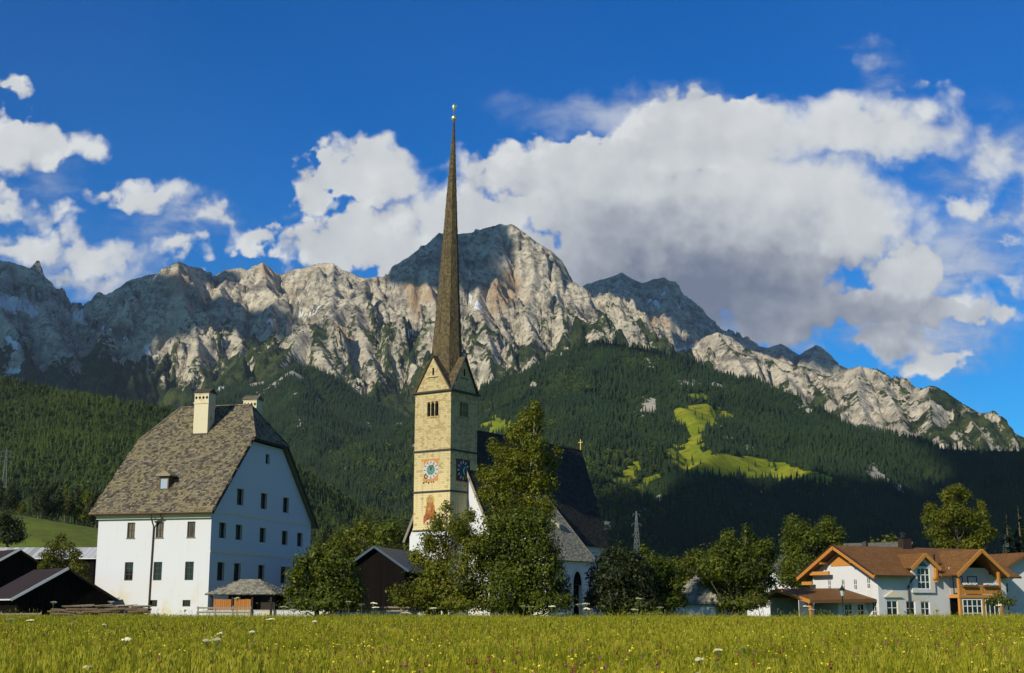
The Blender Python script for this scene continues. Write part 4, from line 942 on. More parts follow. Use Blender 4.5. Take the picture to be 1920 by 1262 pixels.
# clocks
def disc(side, cu, cz, r0, r1, d, n=36, th=.012, a0=0, a1=2*math.pi):
    mb = MB(); fm = face_map(side, 0); full = abs(a1-a0-2*math.pi) < 1e-6
    for i in range(n):
        a, b = a0+(a1-a0)*i/n, a0+(a1-a0)*(i+1)/n
        P = [(cu+r0*math.sin(a), cz+r0*math.cos(a)), (cu+r1*math.sin(a), cz+r1*math.cos(a)), (cu+r1*math.sin(b), cz+r1*math.cos(b)), (cu+r0*math.sin(b), cz+r0*math.cos(b))]
        if r0 < 1e-4: P = P[1:]
        A = [fm(u, z, d) for u, z in P]; m_ = len(A); mb.add(A, [tuple(range(m_)), tuple(range(m_-1, -1, -1))], .5)
    return mb
def ray_mark(mb, side, cu, cz, ang, r0, r1, w0, w1, d):
    fm = face_map(side, 0); s_, c_ = math.sin(ang), math.cos(ang)
    P = [(cu+r0*s_+w0*c_, cz+r0*c_-w0*s_), (cu+r1*s_+w1*c_, cz+r1*c_-w1*s_), (cu+r1*s_-w1*c_, cz+r1*c_+w1*s_), (cu+r0*s_-w0*c_, cz+r0*c_+w0*s_)]
    A = [fm(u, z, d) for u, z in P]; mb.add(A, [(0, 1, 2, 3), (3, 2, 1, 0)], .5)
CU, CZ = -3.75, 22.62
mb = MB(); fbox(mb, 'F', 0, CU-1.42, CU+1.42, CZ-1.75, CZ+1.72, -.012, .05); clk = mb.build('clock', RUST, tower, label='lit clock with white ring on an ochre red square')
disc('F', CU, CZ, .78, 1.46, -.020).build('dial_ring', WHITEP, clk); disc('F', CU, CZ, 0, .78, -.020).build('dial_centre', TEALP, clk)
for i in range(12): mb = MB(); ray_mark(mb, 'F', CU, CZ, i*math.pi/6, 1.0, 1.38, .045, .07, -.026); mb.build('hour_mark', BLACKP, clk)
mb = MB()
for i in range(12): ray_mark(mb, 'F', CU, CZ, (i+.5)*math.pi/6, .50, .86, .12, .01, -.027)
mb.build('sun_rays', GREENP, clk)
mb = MB(); ray_mark(mb, 'F', CU, CZ, R(-20), -.1, .75, .10, .05, -.034); ray_mark(mb, 'F', CU, CZ, R(28), -.1, 1.25, .07, .04, -.038); mb.build('clock_hand', BLACKP, clk)
mb = MB()
for u, r_ in ((-1.35, .16), (-.85, .13), (-.4, .15), (.1, .12), (.55, .14)): disc('F', CU+u, CZ-1.92+.07*math.sin(u*5), 0, r_, -.018, 10).build('painted_scroll', BLACKP, clk)
for dz, du in ((-1.2, -.95),): disc('F', CU+du, CZ+dz+.2, .2, .34, -.028, 16).build('moon_dial', BLACKP, clk)
CU2 = 3.35
mb = MB(); fbox(mb, 'S', 0, CU2-1.85, CU2+1.85, CZ-1.75, CZ+1.72, -.012, .05); clk = mb.build('clock', material('dark_red_paint', plain((.13, .035, .02))), tower, label='shaded dark blue clock with white hour marks')
disc('S', CU2, CZ, 0, 1.62, -.020).build('dial_ring', BLUEP, clk); disc('S', CU2, CZ, 0, .85, -.024).build('dial_centre', material('slate_blue_paint', plain((.06, .16, .20))), clk)
for i in range(12): mb = MB(); ray_mark(mb, 'S', CU2, CZ, i*math.pi/6, .98, 1.52, .14, .19, -.028); mb.build('hour_mark', WHITEP, clk)
mb = MB(); ray_mark(mb, 'S', CU2, CZ, R(150), -.1, 1.3, .12, .08, -.034); ray_mark(mb, 'S', CU2, CZ, R(40), -.1, .8, .12, .06, -.034); mb.build('clock_hand', GILT, clk)
# faded wall painting: a seated robed figure
def flat(name, mat, pts, d, par):
    fm = face_map('F', 0); A = [fm(u, z, d) for u, z in pts]; mb = MB(); mb.add(A, [tuple(range(len(A))), tuple(range(len(A)-1, -1, -1))], .5); return mb.build(name, mat, par)
MU = -3.78; mz = 14.75
mural = flat('mural', ORANGEP, [(MU-.75, mz+.55), (MU+.8, mz+.55), (MU+1.0, mz+1.2), (MU+.85, mz+2.2), (MU+.62, mz+2.7), (MU+.7, mz+3.4), (MU+.35, mz+3.9), (MU-.3, mz+3.9), (MU-.75, mz+3.3), (MU-.7, mz+2.6), (MU-.85, mz+1.9), (MU-.95, mz+1.2)], -.010, tower)
flat('painted_robe', REDP, [(MU-1.3, mz-.35), (MU-1.0, mz-.25), (MU-.7, mz+.12), (MU, mz+.22), (MU+.75, mz+.12), (MU+1.0, mz-.2), (MU+1.3, mz-.3), (MU+1.2, mz+.8), (MU+.85, mz+1.05), (MU-.9, mz+1.15), (MU-1.28, mz+.7)], -.016, mural)
disc('F', MU, mz+3.1, 0, .42, -.018, 14).build('painted_face', SKINP, mural); disc('F', MU-.02, mz+3.2, .42, .80, -.014, 18, .012, -2.1, 2.1).build('painted_halo', YELLOWP, mural)
flat('painted_sash', REDP, [(MU+.1, mz+1.3), (MU+.4, mz+1.2), (MU+.55, mz+2.4), (MU+.25, mz+2.5)], -.017, mural); flat('painted_hands', SKINP, [(MU-.45, mz+1.7), (MU+.05, mz+1.6), (MU+.1, mz+1.95), (MU-.35, mz+2.1)], -.018, mural)
# nave: west front behind the tower, steep dark roof running back to the right
NM, NHR, NK, NHE, NB = -3.5, 29.99, 2.07, 12.98, 4.52
nw = (NHR-NHE)/NK; xl, xr = NM-nw, NM+nw; NL = 43.8
def lw(x, y, z): return np.array([-9.489+x*math.cos(CPHI)+y*math.sin(CPHI), 205-x*math.sin(CPHI)+y*math.cos(CPHI), z-.35])
def ppx(p): a, b = photo_xy(np.array([p[0]]), np.array([p[1]]), np.array([p[2]])); return a[0], b[0]
NL = min(np.arange(38, 50, .1), key=lambda y: abs(ppx(lw(NM, y, NHR))[0]-1090)); NE = min(np.arange(25, 50, .1), key=lambda y: abs(ppx(lw(xr+.5, y, NHE-1))[0]-1143))
mb = MB(); wall(mb, 'F', NB, [(xl+.4, -1), (xr-.4, -1), (xr-.4, NHE-.3), (NM, NHR-.9), (xl+.4, NHE-.3)]); mb.box((xl+.4, NB+.01, -1), (xr-.4, NE-.4, NHE-.6)); mb.prism([(xl+.4, NE-.4, -1), (xr-.4, NE-.4, -1), (NM+2.5, NL+1, -1), (NM-2.5, NL+1, -1)], (0, 0, NHE+.3)); mb.build('nave_wall', PLASTER, church)
mb = MB(); ee = .5; zr = NHE-ee*NK
Rs = [(xr+ee, NB-.35, zr), (xr+ee, NE, zr), (NM, NL, NHR), (NM, NB-.35, NHR)]; Ls = [(xl-ee, NE, zr), (xl-ee, NB-.35, zr), (NM, NB-.35, NHR), (NM, NL, NHR)]
slab(mb, Rs, .2); slab(mb, Ls, .2); shingles(mb, Rs, .42, .35, .7, .05, .03, 9)
for A, B_ in (((xr+ee, NE, zr), (NM+2.9, NL+1.6, zr)), ((NM+2.9, NL+1.6, zr), (NM-2.9, NL+1.6, zr)), ((NM-2.9, NL+1.6, zr), (xl-ee, NE, zr))): slab(mb, [A, B_, (NM, NL, NHR)], .2)
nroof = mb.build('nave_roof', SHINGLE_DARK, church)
mb = MB()
for s_ in (-1, 1): mb.bar((NM+s_*(nw+ee), NB-.4, zr-.1), (NM, NB-.4, NHR-.1), .12, .4)
mb.build('verge_board', WOOD_GREY, nroof)
mb = MB(); mb.bar((NM, NL-.2, NHR), (NM, NL-.2, NHR+2.0), .12, .12, (1, 0, 0)); mb.bar((NM-.45, NL-.2, NHR+1.45), (NM+.45, NL-.2, NHR+1.45), .12, .12); mb.build('ridge_cross', YELLOWP, nroof)
# south chapel with its lean-to roof
ax, ay0, ay1 = 10.4, 11.5, 24.6; aez = 9.7
mb = MB(); wall(mb, 'S', ax, [(ay0, -1), (ay1, -1), (ay1, aez-.1), (ay0, aez-.1)], [(18.6, 21.6, -.9, 5.2)], .7)
wall(mb, 'B', ay1, [(xr-.5, -1), (ax, -1), (ax, aez-.1), (xr-.5, 15.5)]); wall(mb, 'F', ay0, [(xr-.5, -1), (ax, -1), (ax, aez-.1), (xr-.5, 15.5)])
for i in range(10):
    a, b = math.pi*i/10, math.pi*(i+1)/10
mb.build('chapel_wall', PLASTER, church)
mb = MB(); fm = face_map('S', ax); c0 = 20.1; P = []
for i in range(7): t_ = i/6; P.append((c0-1.5*math.cos(t_*math.pi/2), 5.2+2.3*math.sin(t_*math.pi/2)))
P += [(2*c0-u, z) for u, z in P[-2::-1]]; mb.add([fm(u, z, -.012) for u, z in P], [tuple(range(len(P)))], .5); mb.add([fm(u, z, -.012) for u, z in P], [tuple(range(len(P)-1, -1, -1))], .5)
fbox(mb, 'S', ax, 18.6, 21.6, -.9, 5.19, .6, .66); arch = mb.build('archway', VOID, church)
mb = MB(); Q = [(c0-1.5, -.9)]+P+[(c0+1.5, -.9)]
for a, b in zip(Q[:-1], Q[1:]): mb.bar(fm(*a, -.02), fm(*b, -.02), .36, .2, (1, 0, 0))
mb.build('arch_moulding', GREYPL, arch)
mb = MB(); lx0 = NM+(NHR-20.3)/NK+.05; Cs = [(ax+.75, ay0-.5, aez-.75), (ax+.75, ay1+.5, aez-.75), (lx0, ay1+.5, 20.3), (lx0, ay0-.5, 20.3)]; slab(mb, Cs, .2); shingles(mb, Cs, .30, .2, .42, .06, .06, 12); croof = mb.build('chapel_roof', SHINGLE_GREY, church)
mb = MB(); mb.bar((ax+.75, ay1+.5, aez-.82), (lx0, ay1+.5, 20.2), .1, .3); mb.build('verge_board', WOOD_GREY, croof)
# roof hatch on the chapel
def onC(x, y): return (x, y, aez-.75+(ax+.75-x)*(20.3-aez+.75)/(ax+.75-lx0))
mb = MB(); p = onC(6.6, 21.0); q = onC(5.4, 21.0); mb.prism([(p[0]+.35, 20.4, p[2]+.05), (p[0]+.35, 20.4, p[2]+.75), (q[0], 20.4, q[2]+.35), (q[0], 20.4, q[2])], (0, 1.3, 0)); mb.build('roof_hatch', SHINGLE_GREY, croof)
# ================================================================== the chalet on the right
VPHI = 1.08; vx = at(1648, 1130, 156)
chalet = empty('chalet', (vx[0], 156, -.2), -VPHI, 'white alpine chalet with brown tiled roof, orange timber verges and a carved balcony', 'house')
VW, VL, VE, VR = 11.2, 20.8, 5.15, 8.75; OG, OE = 1.5, 1.15
kv = (VR-VE)/(VW/2+OE); zw = VE+OE*kv-.25
mb = MB(); up = [(-8.6, -8.0, 3.5, 4.75), (-6.2, -5.6, 3.5, 4.75), (-4.1, -3.5, 3.5, 4.75), (-1.9, -1.3, 3.6, 4.9)]
gp = [(-VW, -.5), (0, -.5), (0, zw), (-VW/2, VR-.35), (-VW, zw)]
wall(mb, 'F', 0, gp, up+[(-1.25, -.45, .55, 2.15)], .18); lw_ = [(1.2, 2.9, -.2, 2.3), (4.2, 5.6, .55, 2.25), (6.5, 7.9, .55, 2.2)]
wall(mb, 'S', 0, [(0, -.5), (VL, -.5), (VL, zw-.1), (0, zw-.1)], lw_+[(16.3, 18.0, .0, 2.0), (18.5, 19.5, -.3, 2.0)], .18)
wall(mb, 'L', -VW, [(0, -.5), (VL, -.5), (VL, zw-.1), (0, zw-.1)]); wall(mb, 'B', VL, gp); mb.build('wall', PLASTER, chalet)
for w_ in up: window(chalet, 'F', 0, *w_, FRAME_WHITE, .12, 2, 2, .07, .06)
window(chalet, 'F', 0, -1.25, -.45, .55, 2.15, FRAME_WHITE, .12, 2, 3, .07)
for i, w_ in enumerate(lw_): window(chalet, 'S', 0, *w_, FRAME_WHITE, .12, 2, 3 if i == 0 else 2, .09, .07, sill=PLASTER)
window(chalet, 'S', 0, 16.3, 18.0, 0, 2.0, FRAME_WHITE, .12, 2, 2, .09); window(chalet, 'S', 0, 18.5, 19.5, -.3, 2.0, FRAME_BROWN, .12, 1, 3, .09)
mb = MB(); mb.prism([(.02, .65, 2.65), (.02, 3.6, 2.65), (.02, 2.1, 3.45)], (.22, 0, 0)); mb.build('window_pediment', CREAM, chalet)
xm = -VW/2
mb = MB(); rL = [(-VW-OE, VL+OG, VE), (-VW-OE, -OG, VE), (xm, -OG, VR), (xm, VL+OG, VR)]
xu = -.05; zu = VE+(OE-xu)*kv
for ya, yb in ((-OG, 4.75), (9.05, 10.5), (18.7, VL+OG)): slab(mb, [(OE, ya, VE), (OE, yb, VE), (xu, yb, zu), (xu, ya, zu)], .2)
slab(mb, [(xu, -OG, zu), (xu, VL+OG, zu), (xm, VL+OG, VR), (xm, -OG, VR)], .2); slab(mb, rL, .2)
# dormer roofs over the long wall
def cross(y0, hw, zr, ze, x_out):
    A = []
    for s_ in (-1, 1): A.append([(x_out, y0+s_*hw, ze), (x_out, y0, zr), (xm-(0), y0, zr), (xm+(VR-ze)/kv*0-2.2, y0+s_*hw, ze)])
    for P in A: slab(mb, P, .18)
cross(6.9, 2.25, 7.75, 6.05, .75); cross(14.6, 4.2, 8.35, 5.35, 2.2)
vroof = mb.build('roof', TILE_BROWN, chalet)
mb = MB(); 
for s_ in (-1, 1): mb.bar((xm+s_*(VW/2+OE), -OG-.02, VE-.22), (xm, -OG-.02, VR-.22), .14, .48)
mb.build('verge_board', WOOD_ORANGE, vroof)
for y0, hw, zr, ze, xo in ((6.9, 2.25, 7.75, 6.05, .75), (14.6, 4.2, 8.35, 5.35, 2.2)):
    m2 = MB()
    for s_ in (-1, 1): m2.bar((xo+.03, y0+s_*(hw+.05), ze-.18), (xo+.03, y0, zr-.16), .14, .42)
    m2.build('verge_board', WOOD_ORANGE, vroof)
mb = MB(); 
for s_ in (-1, 1): mb.bar((xm+s_*(VW/2+OE), -OG-.12, VE+.05), (xm, -OG-.12, VR+.06), .2, .1)
mb.bar((OE+.05, -OG, VE-.1), (OE+.05, 4.75, VE-.1), .16, .16); mb.build('gutter', COPPER, vroof)
# gable timbers: collar, struts, boarded triangle
for a_, b__, w_, h_ in (((xm-4.9, -.9, 5.55), (xm-1.6, -.9, 5.55), .3, .42), ((-VW-1.0, -.8, 4.4), (-VW+.8, -.8, 4.4), .3, .4), ((xm, -1.35, VR-.5), (xm, .0, VR-.5), .3, .3), ((xm-2.6, -1.35, 6.75), (xm-2.6, 0, 6.75), .25, .3), ((xm+2.6, -1.35, 6.75), (xm+2.6, 0, 6.75), .25, .3)):
    MB().bar(a_, b__, w_, h_).build('roof_beam', WOOD_ORANGE, chalet)
mb = MB(); mb.prism([(xm-2.2, -.06, 6.35), (xm+2.9, -.06, 6.35), (xm+2.3, -.06, 6.9), (xm, -.06, VR-.5), (xm-2.2, -.06, 7.0)], (0, .05, 0)); mb.build('gable_boarding', WOOD_ORANGE, chalet)
# dormer: white framed tall window under the small gable
mb = MB(); mb.box((0, 5.1, 3.2), (.24, 5.3, 6.1)); mb.box((0, 8.5, 3.2), (.24, 8.7, 6.1)); wall(mb, 'S', .25, [(5.1, 3.2), (8.7, 3.2), (8.7, 6.2), (6.9, 7.4), (5.1, 6.2)], [(5.85, 7.95, 3.6, 6.1)], .15); dm_ = mb.build('dormer_wall', PLASTER, chalet)
window(dm_, 'S', .25, 5.85, 7.95, 3.6, 6.1, FRAME_WHITE, .08, 3, 3, .11, .09); mb = MB(); mb.prism([(.265, 6.1, 6.25), (.265, 7.7, 6.25), (.265, 6.9, 6.85)], (.02, 0, 0)); mb.build('gable_pane', GLASS, dm_)
mb = MB(); mb.bar((.3, 8.45, 4.9), (.75, 8.45, 4.9), .3, .3); mb.bar((.42, 8.7, 4.4), (.42, 8.7, 6.1), .3, .5); mb.build('dormer_post', WOOD_ORANGE, dm_)
# balcony bay: posts, glazed ground floor, carved balustrade with flower boxes
bay = MB(); y0, y1, bx = 11.1, 18.1, 1.6
for y in (y0+.15, (y0+y1)/2+.4, y1-.15): bay.box((bx-.3, y-.16, -.5), (bx, y+.16, 3.0)); 
for y in (y0+.15, y1-.15): bay.box((bx-.3, y-.14, 3.01), (bx, y+.14, 5.7))
bay.box((.02, y0-.1, 2.62), (bx+.05, y1+.1, 2.98)); bay.box((bx-.28, y0, -.5), (bx-.02, y1, .0)); bayo = bay.build('bay_frame', WOOD_ORANGE, chalet)
window(bayo, 'S', bx, y0+.5, 14.8, .02, 2.5, FRAME_WHITE, .1, 4, 3, .12, .09); window(bayo, 'S', bx, 15.3, y1-.45, -.45, 2.5, FRAME_WHITE, .1, 3, 1, .12, .1, name='glazed_door')
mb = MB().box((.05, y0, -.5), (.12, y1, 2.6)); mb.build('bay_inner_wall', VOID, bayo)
mb = MB(); mb.box((bx-.06, y0, 4.0), (bx+.06, y1, 4.14)); mb.box((bx-.05, y0, 3.08), (bx+.05, y1, 3.2))
n_ = 26
for i in range(n_): a = y0+(y1-y0)*i/n_; mb.box((bx-.03, a+.03, 3.2), (bx+.03, a+(y1-y0)/n_-.03, 4.0))
mb.build('balustrade', WOOD_ORANGE, bayo)
mb = MB(); mb.box((-.02, y0+.2, 3.0), (.04, y1-.2, 6.2)); bw_ = mb.build('balcony_wall', GREYPL, chalet); window(bw_, 'S', .05, 11.8, 13.4, 3.1, 5.2, FRAME_BROWN, .02, 2, 1, .1); window(bw_, 'S', .05, 14.2, 15.8, 3.1, 5.2, FRAME_BROWN, .02, 1, 1, .1, name='balcony_door')
for ya, yb in ((11.6, 13.9), (15.0, 17.4)):
    m2 = MB().box((bx+.07, ya, 3.85), (bx+.32, yb, 4.1)); fb = m2.build('flower_box', WOOD_BROWN, bayo); m3 = MB()
    for i in range(70): c = np.array([bx+.2+random.gauss(0, .08), random.uniform(ya, yb), 4.15+random.random()*.2]); m3.add([c+np.array([0, -.06, -.05]), c+np.array([.03, .05, -.05]), c+np.array([.02, .0, .07])], [(0, 1, 2)], random.random())
    m3.build('flowers', WHITEP, fb)
mb = MB(); mb.box((xm-.45, 9.3, VR-.6), (xm+.45, 10.7, VR+1.1)); ch_ = mb.build('chimney', material('dark_brick', tiles((.045, .032, .027), (.075, .05, .04), .1, .25)), vroof); mb = MB(); mb.tube([(xm, 9.7, VR+1.1), (xm, 9.7, VR+1.5)], .28, 10); mb.tube([(xm, 9.7, VR+1.6), (xm, 9.7, VR+1.9)], [.5, .1], 10); mb.box((xm-.5, 9.2, VR+1.08), (xm+.5, 10.8, VR+1.2)); mb.build('chimney_cowl', IRON, ch_)
def onR(y, u): x = OE-u; return (x, y, VE+u*kv+.03)
mb = MB(); a, b_, c_, d_ = onR(18.2, 3.6), onR(20.4, 3.6), onR(20.4, 5.2), onR(18.2, 5.2); slab(mb, [a, b_, c_, d_], .1); mb.build('skylight', material('skylight_glass', lambda t, b: (setc(t, b, (.16, .22, .28)), setattr(b.inputs['Roughness'], 'default_value', .08))), vroof)
mb = MB(); p = onR(9.9, 2.0); mb.tube([(p[0], p[1], p[2]-.2), (p[0], p[1], p[2]+1.5)], .13, 8); mb.build('vent_pipe', IRON, vroof)
mb = MB(); mb.tube([(OE+.02, 4.6, VE-.15), (.5, 4.6, VE-.7), (.12, 4.6, VE-1.2), (.12, 4.6, -.4)], .11, 8); mb.build('rain_pipe', SLATE, chalet)
# low carport wing in front of the gable
mb = MB(); 
g1 = [(-1.0, -9.2, 2.35), (-.4, -.02, 2.45), (-6.0, -.02, 3.75), (-6.6, -9.2, 3.65)]
slab(mb, g1, .18); g2 = [(-1.0, -9.2, 2.35), (-6.6, -9.2, 3.65), (-8.4, -12.4, 3.1)]
mb.prism([(-6.6, -9.2, 3.65), (-6.0, -.02, 3.75), (-10.5, -.02, 2.6), (-11.0, -9.2, 2.5)], (0, 0, -.18)); wroof = mb.build('carport_roof', TILE_BROWN, chalet)
mb = MB(); mb.bar((-1.0, -9.28, 2.15), (-6.6, -9.28, 3.45), .12, .42); mb.bar((-6.6, -9.28, 3.45), (-11, -9.28, 2.3), .12, .42); mb.build('verge_board', WOOD_ORANGE, wroof)
mb = MB(); mb.bar((-.95, -9.2, 2.15), (-.35, -.05, 2.25), .14, .34); mb.build('fascia_board', WOOD_BROWN, wroof)
mb = MB(); wall(mb, 'S', -1.9, [(-4.4, -.5), (-.02, -.5), (-.02, 2.2), (-4.4, 2.2)], [(-3.5, -2.3, .4, 1.95), (-1.6, -.5, .4, 1.95)], .15); wall(mb, 'F', -4.4, [(-6.0, -.5), (-1.9, -.5), (-1.9, 2.2), (-6.0, 3.4)]); cw = mb.build('carport_wall', PLASTER, chalet)
for a in ((-3.5, -2.3), (-1.6, -.5)): window(cw, 'S', -1.9, *a, .4, 1.95, FRAME_WHITE, .08, 2, 2, .09, .07)
MB().box((-8.9, -8.6, -.5), (-8.7, -4.5, 2.6)).build('carport_rear_wall', CREAM, chalet)
for y in (-8.7,): MB().box((-1.75, y-.13, -.5), (-1.45, y+.13, 2.25)).build('post', WOOD_ORANGE, chalet)
# ------------------------------------------------------------------ plainer village buildings
def plain_house(name, px, D, yaw, w, d, eave, ridge, roofm, wallm, label, cat='house', og=.6, oe=.7, verge=None, wins=(), hip=0, z=-.2, chim=None, side_wins=(), vsides=(-1, 1)):
    p = at(px, 1130, D); r = empty(name, (p[0], D, z), yaw, label, cat); k_ = (ridge-eave)/(w/2+oe); zt = eave+oe*k_-.15
    mb = MB(); gp_ = [(-w/2, -.6), (w/2, -.6), (w/2, zt), (0, ridge-.2), (-w/2, zt)] if not hip else [(-w/2, -.6), (w/2, -.6), (w/2, eave), (-w/2, eave)]
    wall(mb, 'F', 0, gp_, wins, .12); wall(mb, 'B', d, gp_); wall(mb, 'S', w/2, [(0, -.6), (d, -.6), (d, zt-.02 if not hip else eave), (0, zt-.02 if not hip else eave)], side_wins, .12); wall(mb, 'L', -w/2, [(0, -.6), (d, -.6), (d, zt-.02 if not hip else eave), (0, zt-.02 if not hip else eave)]); mb.build('wall', wallm, r)
    for q in wins: window(r, 'F', 0, *q, FRAME_WHITE if wallm is not BARN else FRAME_BROWN, .08, 2, 2, .08)
    for q in side_wins: window(r, 'S', w/2, *q, FRAME_WHITE if wallm is not BARN else FRAME_BROWN, .08, 2, 2, .08)
    mb = MB(); a, b = w/2+oe, -og
    for P in ([(a, b, eave), (a, d+og, eave), (0, d+og-hip, ridge), (0, b+hip, ridge)], [(-a, d+og, eave), (-a, b, eave), (0, b+hip, ridge), (0, d+og-hip, ridge)]): slab(mb, P, .16); (shingles(mb, P, .3, .25, .5, .05, .05, 5) if 'shingle' in roofm.name else None)
    if hip:
        for P in ([(-a, b, eave), (a, b, eave), (0, b+hip, ridge)], [(a, d+og, eave), (-a, d+og, eave), (0, d+og-hip, ridge)]): slab(mb, P, .16); (shingles(mb, P, .3, .25, .5, .05, .05, 6) if 'shingle' in roofm.name else None)
    rf = mb.build('roof', roofm, r)
    if verge:
        mb = MB()
        for s_ in vsides: mb.bar((s_*a, b-.05, eave-.06), (0, b-.05, ridge-.04), .10, .26)
        for s_ in vsides: mb.bar((s_*(a+.04), b, eave-.04), (s_*(a+.04), d+og, eave-.04), .10, .14)
        mb.build('verge_flashing', verge, rf)
    if chim: x, y, hh = chim; MB().box((x-.35, y-.35, ridge-1.5), (x+.35, y+.35, ridge+hh)).build('chimney', SLATE, rf)
    return r
PALE = material('pale_sheet_metal', plain((.62, .63, .66), .45, .2))
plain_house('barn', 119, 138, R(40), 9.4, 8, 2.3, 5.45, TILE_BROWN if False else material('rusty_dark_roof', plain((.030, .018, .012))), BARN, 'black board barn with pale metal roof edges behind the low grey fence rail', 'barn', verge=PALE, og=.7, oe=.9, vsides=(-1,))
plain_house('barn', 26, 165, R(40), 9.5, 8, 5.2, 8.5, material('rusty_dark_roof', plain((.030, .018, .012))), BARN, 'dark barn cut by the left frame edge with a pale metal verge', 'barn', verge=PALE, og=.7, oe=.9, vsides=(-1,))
p = at(75, 1030, 232)
plain_house('long_barn', 70, 232, R(88), 8.4, 46, 9.6, 11.6, SEAMED, BARN, 'long dark barn with a pale standing seam metal roof below the green slope', 'barn', verge=PALE)
bpy.context.view_layer.update()
COL.objects['long_barn'].location = (at(195, 1030, 228)[0], 228, -.3)
plain_house('wooden_barn', 703, 152, R(-14), 6.9, 14, 5.5, 8.25, material('black_metal_roof', plain((.02, .024, .03), .35, .4)), BARN, 'tall black timber barn standing between the leafy trees and the church', 'barn', verge=material('dark_metal_edge', plain((.05, .07, .10), .35, .5)), og=.6, oe=.7)
plain_house('cottage', 1300, 152, R(-30), 5.2, 7.5, 1.9, 5.2, SHINGLE_GREY, PLASTER, 'low white cottage with a steep hipped grey shingle roof between two trees', 'cottage', hip=2.2, oe=.75)
plain_house('house', 1655, 212, R(50), 10, 16, 8.0, 10.4, TILE_GREY, GREYPL, 'house with a flat pitched grey roof and chimney behind the orange gable of the chalet', 'house', chim=(1.2, 3, 1.3))
plain_house('house', 1712, 232, R(62), 11, 20, 9.3, 12.6, TILE_GREY, GREYPL, 'rear house whose grey roof shows behind the chalet chimney', 'house')
plain_house('house', 1848, 218, R(72), 11, 26, 7.6, 10.4, TILE_OCHRE, GREYPL, 'long house with an ochre tiled roof behind the right part of the chalet', 'house')
plain_house('house', 1927, 172, R(18), 10, 12, 5.2, 8.4, TILE_BROWN, PLASTER, 'white house at the right frame edge with brown eaves and red flowers', 'house', verge=WOOD_BROWN, og=1.2, oe=1.0, wins=[(-3.9, -2.7, .4, 1.9), (-3.9, -2.7, 3.3, 4.6)])
plain_house('house', 1452, 200, R(-40), 8, 9, 4.2, 7.0, TILE_GREY, PLASTER, 'white house mostly hidden between two broad green trees', 'house', wins=[(-2.5, -1.5, 2, 3.4), (1.2, 2.2, 2, 3.4)])
plain_house('house', 1512, 205, R(25), 9, 9, 7.3, 9.6, TILE_GREY, PLASTER, 'white walled house glimpsed through the tree left of the chalet', 'house', wins=[(-3, -1.8, 4, 5.5), (1.2, 2.4, 4, 5.5)])
# ------------------------------------------------------------------ fences, wall, wood pile, lamp, masts
def rail_fence(px0, px1, D, ztop, rails, label, step=2.6, mat=WOOD_GREY, pw=.12):
    a, b = at(px0, 1130, D)[0], at(px1, 1130, D)[0]; f_ = empty('fence', (a, D, 0), 0, label, 'fence'); n = max(1, round((b-a)/step))
    for i in range(n+1): x = (b-a)*i/n; MB().box((x-pw/2, -.05, -.2), (x+pw/2, .05, ztop+.12+random.uniform(-.05, .05))).build('post', mat, f_)
    for z in rails: MB().bar((-.1, -.08, z), (b-a+.1, -.08, z+random.uniform(-.05, .05)), .05, .15).build('rail', mat, f_)
    return f_
def low_wall(px0, px1, D, h_, mat, label, th=.35):
    a, b = at(px0, 1130, D)[0], at(px1, 1130, D)[0]; r = empty('garden_wall', (a, D, 0), 0, label, 'wall')
    MB().box((0, 0, -.3), (b-a, th, h_)).build('wall', mat, r); mb = MB(); x = 0
    while x < b-a: w_ = min(random.uniform(.7, 1.1), b-a-x); mb.box((x+.01, -.05, h_+.002), (x+w_-.01, th+.05, h_+.07)); x += w_
    mb.build('coping', GREYPL, r); return r
low_wall(383, 800, 129, 1.0, PLASTER, 'long low white garden wall along the far edge of the meadow')
low_wall(1244, 1286, 133, .95, PLASTER, 'short low white wall in front of the small grey roofed cottage')
rail_fence(640, 808, 126, 1.38, (1.34, .98), 'weathered two rail fence in front of the black barn', 2.5)
rail_fence(372, 470, 127, 1.30, (1.26, .85), 'weathered rail fence below the big white house', 1.9)
rail_fence(4, 78, 118, .78, (.72, .45), 'low grey plank fence at the left edge of the meadow', 1.9)
a, b = at(92, 1130, 127)[0], at(282, 1130, 127)[0]
pile = empty('log_pile', (a, 127, 0), 0, 'untidy pile of dark logs and boards in front of the white house', 'woodpile')
LOGM = material('cut_log', wood((.035, .024, .016), (.20, .14, .09)))
for i in range(84):
    row = i % 6; x = random.uniform(0, b-a-1.5); L_ = random.uniform(1.0, 3.4); L_ = min(L_, b-a-x); r_ = random.uniform(.07, .15); zz = .2+row*.23+random.uniform(-.05, .05); yy_ = random.uniform(-.5, .5)
    MB().tube([(x, yy_, zz), (x+L_*.5, yy_+.03, zz+random.uniform(-.04, .08)), (x+L_, yy_+random.uniform(-.25, .25), zz+random.uniform(-.10, .12))], [r_, r_*.95, r_*.85], 7).build('log', LOGM, pile)
for i in range(7):
    x = random.uniform(0, b-a-3); MB().bar((x, random.uniform(-.4, .3), 1.42+.05*random.random()), (x+random.uniform(1.8, 3.2), random.uniform(-.4, .3), 1.42+.16*random.random()), .22, .05).build('cover_board', WOOD_GREY, pile)
p = at(1580, 1130, 139); lamp = empty('street_lamp', (p[0], 139, 0), 0, 'black lantern street lamp in front of the carport of the chalet', 'street lamp')
mb = MB().lathe([(.16, -.2), (.15, .3), (.07, .45), (.055, 2.3), (.09, 2.35), (.05, 2.45)], (0, 0, 0), 10); mb.build('post', IRON, lamp, True)
mb = MB().lathe([(.14, 2.46), (.27, 3.0), (.30, 3.02)], (0, 0, 0), 6); mb.build('lantern_glass', material('frosted_glass', plain((.42, .48, .50), .2)), lamp)
